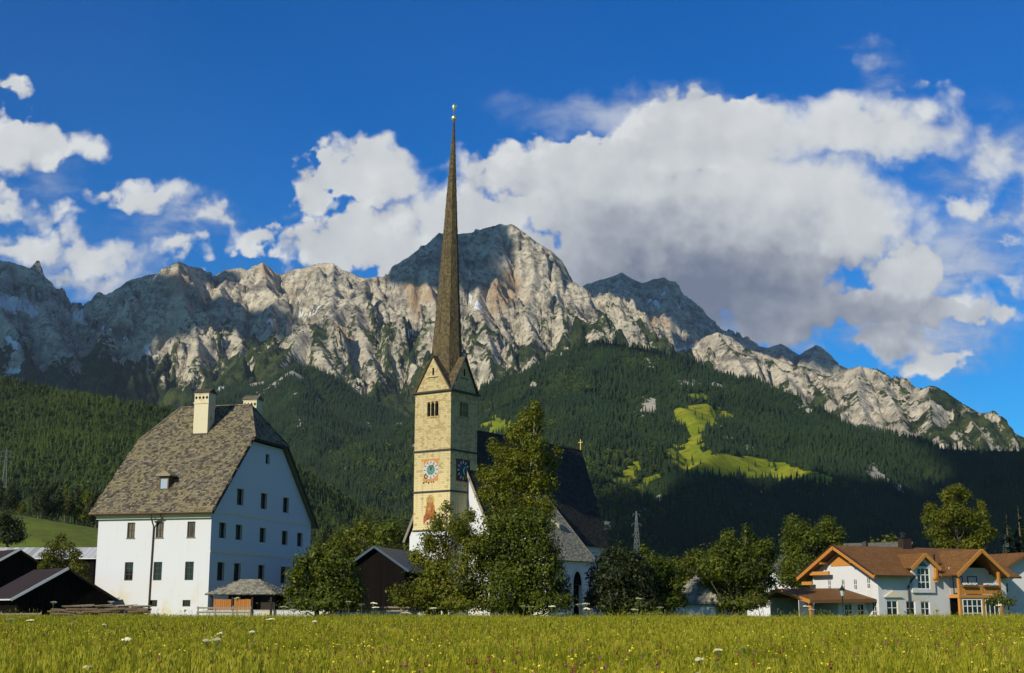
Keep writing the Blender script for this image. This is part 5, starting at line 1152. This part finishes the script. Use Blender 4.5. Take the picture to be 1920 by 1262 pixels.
mb = MB().lathe([(.40, 3.03), (.34, 3.1), (.12, 3.35), (.05, 3.4), (.03, 3.6)], (0, 0, 0), 6); mb.build('lantern_cap', IRON, lamp)
def pylon(px, py, D, zb, label, arms):
    top = at(px, py, D); r = empty('power_pylon', (top[0], D, zb), R(25), label, 'pylon'); H = top[2]-zb; mb = MB(); w0 = H*.045; tk = D/3600.
    def leg(i, z): q = w0*(1-z/H)**.8+.12; return ((q if i in (0, 3) else -q), (q if i < 2 else -q), z)
    n = 12
    for i in range(4):
        for k in range(n):
            z0, z1 = H*k/n, H*(k+1)/n; mb.bar(leg(i, z0), leg(i, z1), tk, tk)
            mb.bar(leg(i, z0), leg((i+1) % 4, z1), tk*.6, tk*.6); mb.bar(leg((i+1) % 4, z0), leg(i, z1), tk*.6, tk*.6)
    PYM = material('weathered_steel', plain((.11, .13, .13), .7)); mb.build('lattice_mast', PYM, r)
    for f_, L_ in arms:
        m2 = MB(); z = H*f_; m2.bar((-L_, 0, z), (L_, 0, z), .25, .25); m2.bar((-L_, 0, z), (0, 0, z+L_*.35), .16, .16); m2.bar((L_, 0, z), (0, 0, z+L_*.35), .16, .16)
        for s_ in (-1, 1): m2.bar((s_*L_*.96, 0, z), (s_*L_*.96, 0, z-1.6), .18, .18, (1, 0, 0))
        m2.build('cross_arm', PYM, r)
    return r
pylon(13, 842, 760, 68, 'pale lattice power pylon above the forest edge on the left', ((.93, 3.2), (.80, 4.2), (.67, 3.2)))
pylon(1193, 958, 860, 20, 'pale lattice power pylon in front of the dark wooded hill', ((.95, 2.6), (.80, 3.6), (.65, 2.8)))
# ================================================================== trees near the village
def leafmat(name, a, b_, hi, trans=.42):
    if name in MATS: return MATS[name]
    m = bpy.data.materials.new(name); m.use_nodes = True; t = NT(m.node_tree); b = m.node_tree.nodes['Principled BSDF']
    tone = t.attr('tone'); n = t.noise(objco(t), .45, 4, .6)
    c = t.mix(t.ramp(n, .35, .68), a, b_); c = t.mix(t.ramp(tone, .62, 1., 0, .9), c, hi); c = t.mix(t.ramp(tone, .35, 0., 0, .6), c, tuple(x*.5 for x in a))
    setc(t, b, c); b.inputs['Roughness'].default_value = .55; b.inputs['Specular IOR Level'].default_value = .3
    tr = t.node('BsdfTranslucent'); t.put(tr.inputs['Color'], t.mix(1, c, (1.1, 1.15, .45), 'MULTIPLY')); mx = t.node('MixShader'); mx.inputs[0].default_value = trans
    t.l.new(b.outputs[0], mx.inputs[1]); t.l.new(tr.outputs[0], mx.inputs[2]); t.l.new(mx.outputs[0], t.n['Material Output'].inputs['Surface']); MATS[name] = m; return m
LEAF = leafmat('leaf_green', (.048, .070, .006), (.10, .128, .009), (.20, .215, .014))
LEAF_BIRCH = leafmat('leaf_yellow_green', (.080, .098, .006), (.165, .178, .010), (.30, .28, .018))
LEAF_DARK = leafmat('leaf_dark', (.014, .022, .005), (.028, .042, .007), (.065, .078, .010), .2)
LEAF_YEL = leafmat('leaf_bright', (.07, .085, .008), (.12, .125, .012), (.20, .185, .022))
BARK = material('grey_bark', plain((.11, .09, .065), .9)); BARKB = material('pale_bark', plain((.34, .31, .24), .8))
def crown_leaves(clumps, n_per, size, seed, sink=.0):
    "leaf sized quads in ragged shells round each clump; numpy arrays of corners and tones"
    r = np.random.default_rng(seed); V = []; T = []
    for (c, rx, ry, rz) in clumps:
        vol = (rx*ry*rz)**(1/3.); n = int(n_per*vol**2); 
        d = r.normal(size=(n, 3)); d /= np.linalg.norm(d, axis=1)[:, None]
        rad = r.random(n)**.45*(1+.22*r.normal(size=n)*(r.random(n) > .6)); lump = 1+.28*np.sin(d[:, 0]*5+c[0]*9)*np.sin(d[:, 2]*6+c[2]*7)*np.sin(d[:, 1]*5)
        p = c+d*np.array([rx, ry, rz])*(rad*lump)[:, None]
        nrm = d*1.15+r.normal(size=(n, 3))*.55+np.array([0, 0, .30]); nrm /= np.linalg.norm(nrm, axis=1)[:, None]
        a = np.cross(nrm, r.normal(size=(n, 3))); a /= np.linalg.norm(a, axis=1)[:, None]; b = np.cross(nrm, a)
        s_ = size*r.uniform(.6, 1.4, n)[:, None]
        V.append(np.stack([p-a*s_, p+b*s_*.55+nrm*s_*.12, p+a*s_, p-b*s_*.55+nrm*s_*.12], 1).reshape(-1, 3)); T.append(np.clip(r.random(n)*.75+.28*r.random(), 0, 1))
    return np.concatenate(V), np.concatenate(T)
def quads_obj(name, V, T, mat, parent):
    n = len(V)//4; me = bpy.data.meshes.new(name); me.vertices.add(len(V)); me.vertices.foreach_set('co', V.astype(np.float32).ravel())
    me.loops.add(4*n); me.loops.foreach_set('vertex_index', np.arange(4*n, dtype=np.int32)); me.polygons.add(n); me.polygons.foreach_set('loop_start', np.arange(0, 4*n, 4, dtype=np.int32)); me.update(calc_edges=True)
    me.attributes.new('tone', 'FLOAT', 'FACE').data.foreach_set('value', T.astype(np.float32)); me.materials.append(mat)
    o = bpy.data.objects.new(name, me); COL.objects.link(o); o.parent = parent; return o
def tree(name, D, base_px, clumps_px, label, leaf=LEAF, bark=BARK, size=.17, n_per=260, seed=1, trunk_r=.28, cat='tree', depth=.85, z=0., top=None, limbs=True, group=None, sway=0.):
    rr = np.random.default_rng(seed); b0 = at(base_px, 1140, D); root = empty(name, (b0[0], D, z), 0, label, cat, group); o = np.array([b0[0], D, z]); C = []
    allx = [at(c[0], c[1], D)[0] for c in clumps_px]; half = (max(allx)-min(allx))/2+1
    for (px, py, rx, ry) in clumps_px:
        s_ = D/F_PX; w = rx*s_; dd = rr.uniform(-1, 1)*depth*math.sqrt(max(.15*half*half, half*half-(at(px, py, D)[0]-b0[0])**2))*.75
        p = at(px, py, D+dd); C.append((p-o, w*1.08, w*1.05, ry*s_*1.08))
        if rr.random() < .6: q = at(px+rr.uniform(-.3, .3)*rx, py+rr.uniform(-.2, .4)*ry, D-dd*.8+rr.uniform(-1, 1)); C.append((q-o, w*.8, w*.8, ry*s_*.8))
    C = [c for c in C]
    V, T = crown_leaves(C, n_per, size, seed); k = V[:, 2].reshape(-1, 4).min(1) > .05; V = V.reshape(-1, 4, 3)[k].reshape(-1, 3); T = T[k]
    quads_obj('crown', V, T, leaf, root)
    mb = MB(); ztop = max(c[0][2] for c in C) if top is None else top; tip = max(C, key=lambda c: c[0][2])[0]; n = 8
    tr = [(tip[0]*(i/n)**1.6+sway*math.sin(i*1.3), tip[1]*(i/n)**2*.6, -.3+(ztop+.2)*i/n) for i in range(n+1)]
    mb.tube(tr, [trunk_r*(1.25 if i == 0 else 1)*(1-.86*i/n) for i in range(n+1)], 8)
    if limbs:
        for c, w, _, hh in C:
            za = max(.6, min(ztop*.8, c[2]-.9*np.hypot(c[0], c[1])-.4)); i = za/(ztop+.2)*n; j = int(min(i, n-1)); st = np.array(tr[j])+(np.array(tr[j+1])-np.array(tr[j]))*(i-j)
            mid = (st+c)/2+np.array([0, 0, -.12*np.linalg.norm(c-st)]); mb.tube([st, mid, c], [trunk_r*.34, trunk_r*.2, .02], 5)
    mb.build('trunk', bark, root, True); return root
tree('birch_tree', 127, 985, [(1003,766,14,18),(1012,775,10,14),(990,785,22,22),(1005,800,20,20),(965,812,22,22),(985,815,22,20),(1000,832,26,24),(925,836,14,16),(942,852,22,22),(972,858,28,26),(1012,858,24,24),(1045,848,12,13),(1035,868,16,16),(903,888,15,17),(930,895,28,26),(965,895,32,30),(1000,900,30,30),(1030,900,20,26),(908,928,16,18),(945,935,36,32),(990,940,38,34),(1025,950,20,24)],
     'tallest slender birch in front of the church, its yellow green top leaning right', LEAF_BIRCH, BARKB, .125, 460, 11, .26, depth=.7)
tree('broadleaf_tree', 124, 975, [(930,985,34,30),(975,980,40,34),(1015,985,28,28),(915,1020,32,30),(960,1025,44,36),(1005,1025,38,34),(1030,1030,22,26),(930,1060,40,36),(985,1070,48,40),(1030,1065,30,32),(945,1105,44,34),(1000,1110,46,36),(1045,1100,26,34),(1062,1120,14,24),(1020,1130,50,18),(940,1132,50,18)],
     'broad dense green tree below the birch and right of the church tower base', LEAF, BARK, .15, 330, 12, .34)
tree('broadleaf_tree', 126, 835, [(838,952,12,16),(822,978,20,20),(852,985,22,24),(880,968,14,16),(868,1000,26,26),(805,1012,22,22),(835,1022,30,28),(885,1025,28,28),(790,1050,26,26),(825,1062,34,30),(870,1065,36,34),(905,1055,22,26),(775,1042,12,12),(805,1100,34,28),(850,1108,42,32),(895,1105,34,32),(790,1128,30,14),(860,1134,60,14)],
     'rounded yellow flecked tree covering the lower left of the church tower', LEAF_BIRCH, BARK, .135, 380, 13, .28)
tree('shrub', 123, 755, [(742,1110,14,16),(765,1105,16,18),(755,1125,24,14),(785,1118,18,18)], 'small light green bush at the foot of the black barn', LEAF_BIRCH, BARK, .13, 380, 14, .08, 'bush')
tree('yew_tree', 128, 1160, [(1160,1042,26,22),(1135,1052,20,20),(1185,1052,22,22),(1120,1080,20,24),(1150,1078,32,28),(1190,1082,30,28),(1210,1078,16,20),(1128,1110,28,26),(1170,1112,44,32),(1205,1112,26,28),(1150,1132,50,16),(1200,1134,40,14),(1108,1125,12,16)],
     'almost black bushy tree right of the church chapel', LEAF_DARK, BARK, .15, 420, 15, .25)
tree('broadleaf_tree', 132, 1245, [(1208,1032,9,12),(1222,1048,16,16),(1245,1062,22,18),(1225,1075,24,22),(1258,1085,24,22),(1235,1100,34,26),(1268,1102,18,20),(1245,1125,40,20),(1215,1122,20,18),(1275,1122,14,14)],
     'small green tree at the right edge of the dark yew', LEAF, BARK, .15, 330, 16, .18)
tree('broadleaf_tree', 124, 595, [(592,1038,20,16),(570,1055,22,20),(605,1055,26,24),(632,1050,22,20),(655,1060,16,18),(555,1080,20,22),(585,1085,36,30),(625,1085,38,32),(660,1085,20,24),(545,1108,16,20),(580,1115,40,26),(625,1118,44,26),(665,1112,24,28),(600,1134,70,12)],
     'wide green tree beside the shaded gable of the big house', LEAF, BARK, .15, 330, 17, .26)
tree('broadleaf_tree', 150, 1380, [(1366,1008,16,16),(1360,1030,24,20),(1402,994,10,16),(1404,1015,18,18),(1388,1035,26,24),(1422,1028,18,18),(1440,1020,12,14),(1445,1042,14,16),(1336,1040,18,18),(1322,1062,18,20),(1350,1062,28,26),(1395,1068,34,30),(1432,1066,22,24),(1330,1090,24,22),(1370,1098,38,28),(1415,1098,34,28),(1445,1090,14,18),(1385,1128,50,16)],
     'large spreading green tree between the cottage and the chalet carport', LEAF, BARK, .17, 330, 18, .34)
tree('broadleaf_tree', 188, 1520, [(1485,978,16,14),(1500,992,22,18),(1478,1000,14,16),(1552,980,16,14),(1545,996,20,18),(1572,1000,14,13),(1518,1008,26,20),(1560,1014,22,18),(1480,1024,20,20),(1502,1036,26,22),(1540,1034,26,22),(1570,1028,14,14),(1482,1058,22,22),(1515,1066,28,22),(1472,1084,18,18),(1500,1090,24,18)],
     'tall loose tree with twin tops rising behind the left of the chalet', LEAF, BARK, .18, 300, 19, .32)
tree('broadleaf_tree', 196, 1800, [(1794,918,20,12),(1775,930,14,13),(1812,932,12,12),(1795,940,20,15),(1788,958,26,16),(1744,952,13,11),(1735,972,10,12),(1752,968,14,12),(1772,978,24,17),(1838,950,11,13),(1842,966,12,12),(1815,972,24,18),(1845,986,16,14),(1862,1000,9,10),(1755,998,22,15),(1795,1002,32,18),(1838,1005,26,16),(1770,1020,24,14),(1820,1022,26,14)],
     'tall open crowned tree rising behind the right part of the chalet roof', LEAF_BIRCH, BARK, .17, 330, 20, .34)
tree('broadleaf_tree', 150, 115, [(114,1008,12,9),(102,1022,16,12),(126,1024,14,11),(88,1040,15,12),(112,1044,22,15),(140,1040,13,12),(82,1062,12,11),(112,1066,24,15),(148,1064,18,14),(125,1088,22,14),(158,1088,14,14),(98,1086,14,11)],
     'yellow green tree between the black barns and the white house wall', LEAF_YEL, BARK, .15, 300, 21, .18)
tree('broadleaf_tree', 240, 18, [(8,972,16,15),(28,985,18,16),(5,995,20,13),(36,1000,12,11),(18,1008,28,12)], 'dark round tree at the left frame edge on the green slope', LEAF_DARK, BARK, .2, 240, 22, .3)
tree('shrub', 126, 1425, [(1418,1122,12,12),(1432,1128,14,10),(1405,1130,12,10)], 'low bush beside the carport post of the chalet', LEAF_YEL, BARK, .12, 420, 23, .06, 'bush')
tree('shrub', 150, 1868, [(1858,1128,12,10),(1875,1120,12,12),(1890,1128,14,10)], 'bush in front of the house at the right frame edge', LEAF, BARK, .13, 380, 24, .06, 'bush')
def spruce(px, py_top, D, r, label, mat, seed, z=0., tiers=16, group=None, cat='spruce'):
    top = at(px, py_top, D); h = top[2]-z; root = empty('spruce_tree', (top[0], D, z), 0, label, cat, group); rr = random.Random(seed); mb = MB()
    for k in range(tiers*9):
        u = (k+rr.random())/(tiers*9); zz = h*(.05+.94*u); L_ = r*(1-u)**.8*rr.uniform(.7, 1.15)+.1; a = rr.random()*6.283; w = L_*.26+.06
        d = np.array([math.cos(a), math.sin(a), 0]); s_ = np.array([-d[1], d[0], 0]); o = np.array([0, 0, zz]); dr = np.array([0, 0, -1])*L_*rr.uniform(.25, .5)
        for f_ in (0, 1):
            t_ = rr.uniform(-.15, .15)
            mb.add([o, o+d*L_*.55+s_*w+dr*.35+(0, 0, t_), o+d*L_+dr*.75, o+d*L_*.55-s_*w+dr*.45-(0, 0, t_)], [(0, 1, 2, 3)], rr.random()); mb.add([o, o+d*L_*.5+s_*w*.4+dr*.3, o+d*L_*.8+dr*1.3, o+d*L_*.4+dr*1.1], [(0, 1, 2, 3)], rr.random())
    mb.build('crown', mat, root); MB().tube([(0, 0, -.3), (0, 0, h*.6), (0, 0, h*.98)], [r*.10, r*.06, .02], 7).build('trunk', BARK, root); return root
LEAF_SPR = leafmat('spruce_needles', (.014, .028, .008), (.028, .044, .010), (.05, .066, .014), .15); LEAF_BLUE = leafmat('blue_spruce_needles', (.05, .085, .07), (.08, .12, .10), (.13, .17, .14), .15)
spruce(1886, 961, 205, 3.0, 'slim dark spruce behind the houses on the far right', LEAF_SPR, 1); spruce(1908, 944, 208, 3.4, 'tallest dark spruce near the right frame edge', LEAF_SPR, 2)
spruce(1884, 1000, 176, 1.5, 'small blue grey spruce in front of the ochre roof', LEAF_BLUE, 3)
# ------------------------------------------------------------------ trees along the field edges: a few grown crowns, copied
def generic(seed, h, w, leaf, lobes=13):
    rr = np.random.default_rng(seed); C = []
    for i in range(lobes):
        u = i/(lobes-1); a = i*2.4+rr.random(); q = w*.5*math.sin(math.pi*min(1, .18+.80*u))*.62; s_ = w*(.21+.09*rr.random())*(1.1-.5*u)
        C.append((np.array([q*math.cos(a), q*math.sin(a), h*(.24+.68*u)]), s_, s_, s_*1.1))
    root = empty('broadleaf_tree', (0, 0, 0)); V, T = crown_leaves(C, 60, .30, seed); quads_obj('crown', V, T, leaf, root)
    MB().tube([(0, 0, -1), (0, 0, h*.4), (0, 0, h*.85)], [h*.022, h*.015, .03], 6).build('trunk', BARK, root); return root
GEN = [generic(31, 14, 8.5, LEAF), generic(32, 16, 7.5, LEAF_DARK), generic(33, 12, 8, LEAF_BIRCH), generic(34, 18, 5.5, LEAF_BIRCH), generic(35, 15, 9.5, LEAF_DARK)]
USED = set()
def plant(k, px, py_top, D, label, group=None, squash=1.):
    x = at(px, 1100, D)[0]; z = float(ground_z(x, D)); top = at(px, py_top, D)[2]; src = GEN[k]; h0 = (14, 16, 12, 18, 15)[k]
    o = src if k not in USED else copy_tree(src); USED.add(k); s_ = max(.3, (top-z)/h0); o.location = (x, D, z); o.rotation_euler = (0, 0, random.random()*6.28); o.scale = (s_*squash, s_*squash, s_)
    tag(o, label, 'tree', group); return o
LH = [(1,-14,900,'dark tall tree at the left frame edge above the meadow slope'),(4,12,905,'dark tree left of the bright gap at the forest edge'),(2,30,938,'small light tree in the gap at the forest edge'),(1,62,900,'leafy tree with a bright left side on the meadow rim'),(4,90,905,'very dark broad tree on the meadow rim'),(3,113,905,'narrow yellow green tree on the meadow rim'),(1,132,910,'dark tree just right of the narrow yellow green tree'),(2,152,918,'yellow green tree touching the left roof edge of the house'),(4,172,918,'dark tree half behind the left roof edge of the house'),(1,-2,930,'low dark tree below the left forest edge')]
for k, px, py, lb in LH: plant(k, px, py, 446+random.uniform(-6, 22), lb, 'trees along the rim of the left meadow', 1.0)
MID = [(2,598,1004,'bright round tree just right of the shaded gable'),(0,612,1018,'green tree low behind the wide tree by the gable'),(2,628,1002,'light green tree in the belt behind the barn, leftmost of its tall ones'),(0,645,985,'mid green tree with a flat top in the belt behind the barn'),(3,662,992,'slim yellow green tree left of the barn roof'),(2,680,970,'tall light tree above the left slope of the barn roof'),(0,700,978,'green tree straight above the barn ridge end'),(2,718,990,'yellowish tree above the barn ridge'),(0,735,975,'mid green tree left of the white church buttress wall'),(2,752,992,'light tree touching the sloping white church gable'),(1,610,985,'dark tree behind the bright round one near the gable'),(1,768,980,'dark tree partly hidden by the church tower')]
for k, px, py, lb in MID: plant(k, px, py, 330+random.uniform(-20, 90), lb, 'trees in the belt between house and church', 1.15)
RM = [(2,1236,1044,'bright tree in the far hedge, left end by the small green tree'),(0,1252,1046,'second hedge tree right of the small green tree'),(2,1268,1044,'yellow green hedge tree above the cottage ridge'),(0,1284,1046,'mid green hedge tree right above the cottage roof'),(2,1296,1034,'round bright hedge tree that stands highest'),(0,1312,1030,'darker hedge tree touching the large spreading tree'),(2,1640,1012,'light tree behind the grey roofs, left one'),(2,1676,1005,'light tree above the rear grey roof beside the chimney')]
for k, px, py, lb in RM: plant(k, px, py, 300+random.uniform(0, 60), lb, 'trees in the far hedge on the right', 1.3)
for k, o in enumerate(GEN):
    if k not in USED:
        for c in list(o.children): bpy.data.objects.remove(c)
        bpy.data.objects.remove(o)
# ================================================================== the flowering meadow
def grassmat(name, a, b_, tip):
    m = bpy.data.materials.new(name); m.use_nodes = True; t = NT(m.node_tree); b = m.node_tree.nodes['Principled BSDF']
    pos = t.node('NewGeometry').outputs['Position']; oi = t.node('ObjectInfo').outputs['Random']; tone = t.attr('tone')
    c = t.mix(t.ramp(t.noise(pos, .10, 4, .55), .38, .64), a, b_); c = t.mix(t.m('MULTIPLY', oi, .5), c, b_); c = t.mix(t.ramp(tone, .55, 1, 0, .8), c, tip); c = t.mix(t.ramp(t.noise(pos, 1.2, 3, .6), .5, .7, 0, .5), c, tuple(x*.55 for x in a))
    setc(t, b, c); b.inputs['Roughness'].default_value = .55; b.inputs['Specular IOR Level'].default_value = .2
    tr = t.node('BsdfTranslucent'); t.put(tr.inputs['Color'], c); mx = t.node('MixShader'); mx.inputs[0].default_value = .45; t.l.new(b.outputs[0], mx.inputs[1]); t.l.new(tr.outputs[0], mx.inputs[2]); t.l.new(mx.outputs[0], t.n['Material Output'].inputs['Surface']); return m
GRASS = grassmat('meadow_grass', (.205, .25, .006), (.33, .35, .010), (.48, .42, .04))
def petal(name, c): return material(name, lambda t, b: (setc(t, b, c), setattr(b.inputs['Roughness'], 'default_value', .6)))
FW_, FY, FP, FC = petal('white_petals', (.75, .74, .62)), petal('yellow_petals', (.72, .60, .06)), petal('clover_purple', (.26, .075, .12)), petal('rust_sorrel', (.20, .055, .025))
TUFT = bpy.data.collections.new('grass_tufts'); TUFTF = bpy.data.collections.new('grass_tufts_far'); FLOW = bpy.data.collections.new('flower_heads')
def tuft(col, n, rad, h0, h1, wd, seed):
    rr = random.Random(seed); mb = MB()
    for i in range(n):
        a = rr.random()*6.283; q = rad*math.sqrt(rr.random()); b0 = np.array([q*math.cos(a), q*math.sin(a), 0]); h = rr.uniform(h0, h1); f = rr.random()*6.283; bend = h*rr.uniform(.08, .5); w = wd*rr.uniform(.6, 1.3)
        s_ = np.array([math.cos(f+1.57), math.sin(f+1.57), 0])*w; d = np.array([math.cos(f), math.sin(f), 0]); m1 = b0+d*bend*.25+(0, 0, h*.55); t1 = b0+d*bend+(0, 0, h*(1-.12*bend/h))
        mb.add([b0-s_, b0+s_, m1+s_*.8, m1-s_*.8], [(0, 1, 2, 3)], rr.random()*.8); mb.add([m1-s_*.8, m1+s_*.8, t1], [(0, 1, 2)], rr.random())
    for i in range(max(1, n//24)):
        a = rr.random()*6.283; q = rad*math.sqrt(rr.random()); h = h1*rr.uniform(1.0, 1.22); b0 = np.array([q*math.cos(a), q*math.sin(a), 0]); f = rr.random()*6.283; t1 = b0+np.array([math.cos(f)*.12*h, math.sin(f)*.12*h, h])
        mb.tube([b0, (b0+t1)/2-(0, 0, -.02), t1], wd*.35, 3, False)
        for j in range(7): c = t1+np.array([rr.gauss(0, .012), rr.gauss(0, .012), -.09*rr.random()+.02]); mb.add([c+(-wd*.9, 0, 0), c+(0, wd*.5, -.02), c+(wd*.9, 0, .01), c+(0, -wd*.5, .035)], [(0, 1, 2, 3)], .9)
    proto(col, mb, 'tuft', GRASS)
for k in range(5): tuft(TUFT, 46, .26, .22, .62, .0065, 100+k)
for k in range(4): tuft(TUFTF, 34, .42, .25, .62, .014, 120+k)
def field_points(n, d0, d1, pw, seed):
    r = np.random.default_rng(seed); u = r.random(n); D = (d0**pw+u*(d1**pw-d0**pw))**(1/pw); x = r.uniform(-.415, .415, n)*D; return np.stack([x, D, ground_z(x, D)], 1), r
P, r = field_points(26000, 8, 34, 1.5, 1); pat = .8+.35*np.clip(fbm(P[:, 0], P[:, 1], 1/6., 3, 4), -1, 1)
scatter('meadow_grass', P, pat*r.uniform(.8, 1.15, len(P)), TUFT, lean=r.normal(0, .10, len(P)), wide=np.ones(len(P)))
P, r = field_points(42000, 33, 126, 1.5, 2); pat = .85+.3*np.clip(fbm(P[:, 0], P[:, 1], 1/9., 3, 4), -1, 1)
scatter('meadow_grass', P, pat*r.uniform(.8, 1.15, len(P)), TUFTF, lean=r.normal(0, .08, len(P)), wide=np.ones(len(P)))
P, r = field_points(1300, 70, 127, 2.2, 9); P = P[fbm(P[:, 0], P[:, 1], 1/7., 3, 24) > -.05]
scatter('tall_grass', P, r.uniform(1.15, 1.6, len(P)), TUFTF, lean=r.normal(0, .10, len(P)), wide=np.ones(len(P))*.8)
def head(kind, seed):
    rr = random.Random(seed); mb = MB(); mat = {'w': FW_, 'y': FY, 'p': FP, 'c': FC}[kind]; h = rr.uniform(.46, .62)
    if kind == 'p' : n, sp, sz, el = 12, .016, .010, 1.2
    elif kind == 'c': n, sp, sz, el = 16, .012, .011, 3.
    elif kind == 'w': n, sp, sz, el = 14, .028, .012, .25
    else: n, sp, sz, el = 9, .015, .011, .4
    for i in range(n):
        d = np.array([rr.gauss(0, 1), rr.gauss(0, 1), rr.gauss(0, 1)]); d /= np.linalg.norm(d); c = np.array([d[0]*sp, d[1]*sp, h+d[2]*sp*el]); a = np.cross(d, [rr.gauss(0, 1) for _ in range(3)]); a /= np.linalg.norm(a); b = np.cross(d, a)
        mb.add([c-a*sz, c-b*sz, c+a*sz, c+b*sz], [(0, 1, 2, 3)], rr.random())
    return proto(FLOW, mb, 'flower', mat)
for i, k in enumerate('ppyyyccpyc'): head(k, 200+i)
P, r = field_points(5200, 8, 60, 1.35, 3); cl = fbm(P[:, 0], P[:, 1], 1/5., 3, 14); P = P[cl > -.25-.4*r.random(len(P))]
scatter('meadow_flowers', P, r.uniform(.85, 1.25, len(P)), FLOW, lean=r.normal(0, .12, len(P)))
# ------------------------------------------------------------------ tall umbels that stand out one by one
UMB = material('umbel_white', plain((.85, .80, .55))); STEM = material('green_stem', plain((.10, .13, .03)))
def umbel(seed):
    rr = random.Random(seed); root = empty('hogweed', (0, 0, 0)); h = 1.0; mb = MB(); mb.tube([(0, 0, -.1), (.02, 0, h*.5), (0, 0, h*.9)], [.011, .009, .006], 5); m2 = MB()
    for i in range(16):
        a = rr.random()*6.283; q = .10*math.sqrt(rr.random()); e = np.array([q*math.cos(a), q*math.sin(a), h-.25*q+rr.uniform(-.006, .006)]); mb.tube([(0, 0, h*.9), e], [.004, .003], 3)
        for j in range(9):
            c = e+np.array([rr.gauss(0, .016), rr.gauss(0, .016), rr.uniform(0, .012)]); s_ = .011; t_ = rr.random()*3; m2.add([c+np.array([s_*math.cos(t_+k*1.57), s_*.6*math.sin(t_+k*1.57), s_*.8*math.sin(t_+k*1.57)]) for k in range(4)], [(0, 1, 2, 3)], rr.random())
    mb.tube([(0, 0, h*.55), (.09, .02, h*.8)], [.006, .004], 4)
    for j in range(26): c = np.array([.09, .02, h*.81])+np.array([rr.gauss(0, .03), rr.gauss(0, .03), rr.uniform(0, .012)]); s_ = .011; m2.add([c+np.array([s_*math.cos(k*1.57), s_*math.sin(k*1.57), 0]) for k in range(4)], [(0, 1, 2, 3)], rr.random())
    for s_ in (1, -1): m2_ = None; mb.add([(0, 0, h*.3), (s_*.10, .05, h*.36), (s_*.22, .02, h*.33), (s_*.12, -.06, h*.32)], [(0, 1, 2, 3)], .5)
    mb.build('stem', STEM, root); m2.build('flower_head', UMB, root); return root
U = [umbel(1), umbel(2), umbel(3)]
SPOTS = [(240,1196,16),(405,1197,17),(60,1162,40),(22,1160,42),(140,1157,44),(195,1170,34),(385,1199,17),(420,1186,22),(450,1120,62),(510,1160,40),(530,1137,52),(545,1142,48),(575,1146,44),(588,1164,32),(165,1249,12.5),(475,1183,24),(345,1142,60),(654,1127,60),(680,1132,58),(698,1130,60),(706,1138,52),(812,1139,55),(980,1136,52),(996,1137,50),(1035,1136,55),(1053,1150,40),(1088,1132,56),(1099,1131,52),(1095,1140,50),(1192,1121,60),(1186,1142,48),(1236,1138,58),(1348,1217,15),(1330,1232,14),(1398,1212,16),(1510,1136,64),(1520,1142,58),(1700,1145,60),(1755,1142,58),(1876,1134,62),(1890,1145,50),(1610,1146,58),(910,1148,46),(760,1148,46),(300,1150,44),(100,1128,62)]
where = ['near the left frame edge','in front of the log pile','before the white house','in front of the orange shed','before the wide green tree','before the black barn','before the rounded tree','before the tall birch','before the dark yew','before the cottage','before the chalet carport','before the chalet wall','near the right frame edge']
cuts = [90,170,385,520,680,770,900,1075,1230,1330,1560,1860,9999]
LAB = []
for i, (px, py, D) in enumerate(SPOTS):
    o = U[i] if i < 3 else copy_tree(U[i % 3]); p = at(px, py, D); z = float(ground_z(p[0], D)); s_ = max(.35, p[2]-z); o.location = (p[0], D, z); o.rotation_euler = (random.gauss(0, .05), random.gauss(0, .05), random.random()*6.28); w = max(.6, min(1.1, s_))*(1.2 if D > 35 else .6); o.scale = (w, w, s_)
    pl = where[next(k for k, c in enumerate(cuts) if px < c)]
    LAB.append((px, ('low' if D < 20 else 'tall' if py < 1140 else 'half-grown')+' creamy umbel in the '+('near' if D < 25 else 'middle' if D < 45 else 'far')+' meadow '+pl, o))
NTH = ['leftmost one', 'second from left', 'third from left', 'fourth from left', 'fifth from left']
for px, lb, o in LAB:
    same = sorted(q[0] for q in LAB if q[1] == lb)
    tag(o, lb if len(same) == 1 else lb+', '+NTH[same.index(px)], 'wildflower', 'creamy umbel flowers standing in the meadow')
# ------------------------------------------------------------------ render settings
SC.view_settings.view_transform = 'Standard'; SC.view_settings.look = 'None'; SC.view_settings.gamma = 1; SC.view_settings.exposure = EXPO
cy = SC.cycles; cy.max_bounces = 5; cy.diffuse_bounces = 3; cy.glossy_bounces = 2; cy.transmission_bounces = 3; cy.transparent_max_bounces = 8; cy.volume_bounces = 0
cy.use_adaptive_sampling = True; cy.adaptive_threshold = .015; cy.caustics_reflective = False; cy.caustics_refractive = False
cy.sample_clamp_indirect = 4
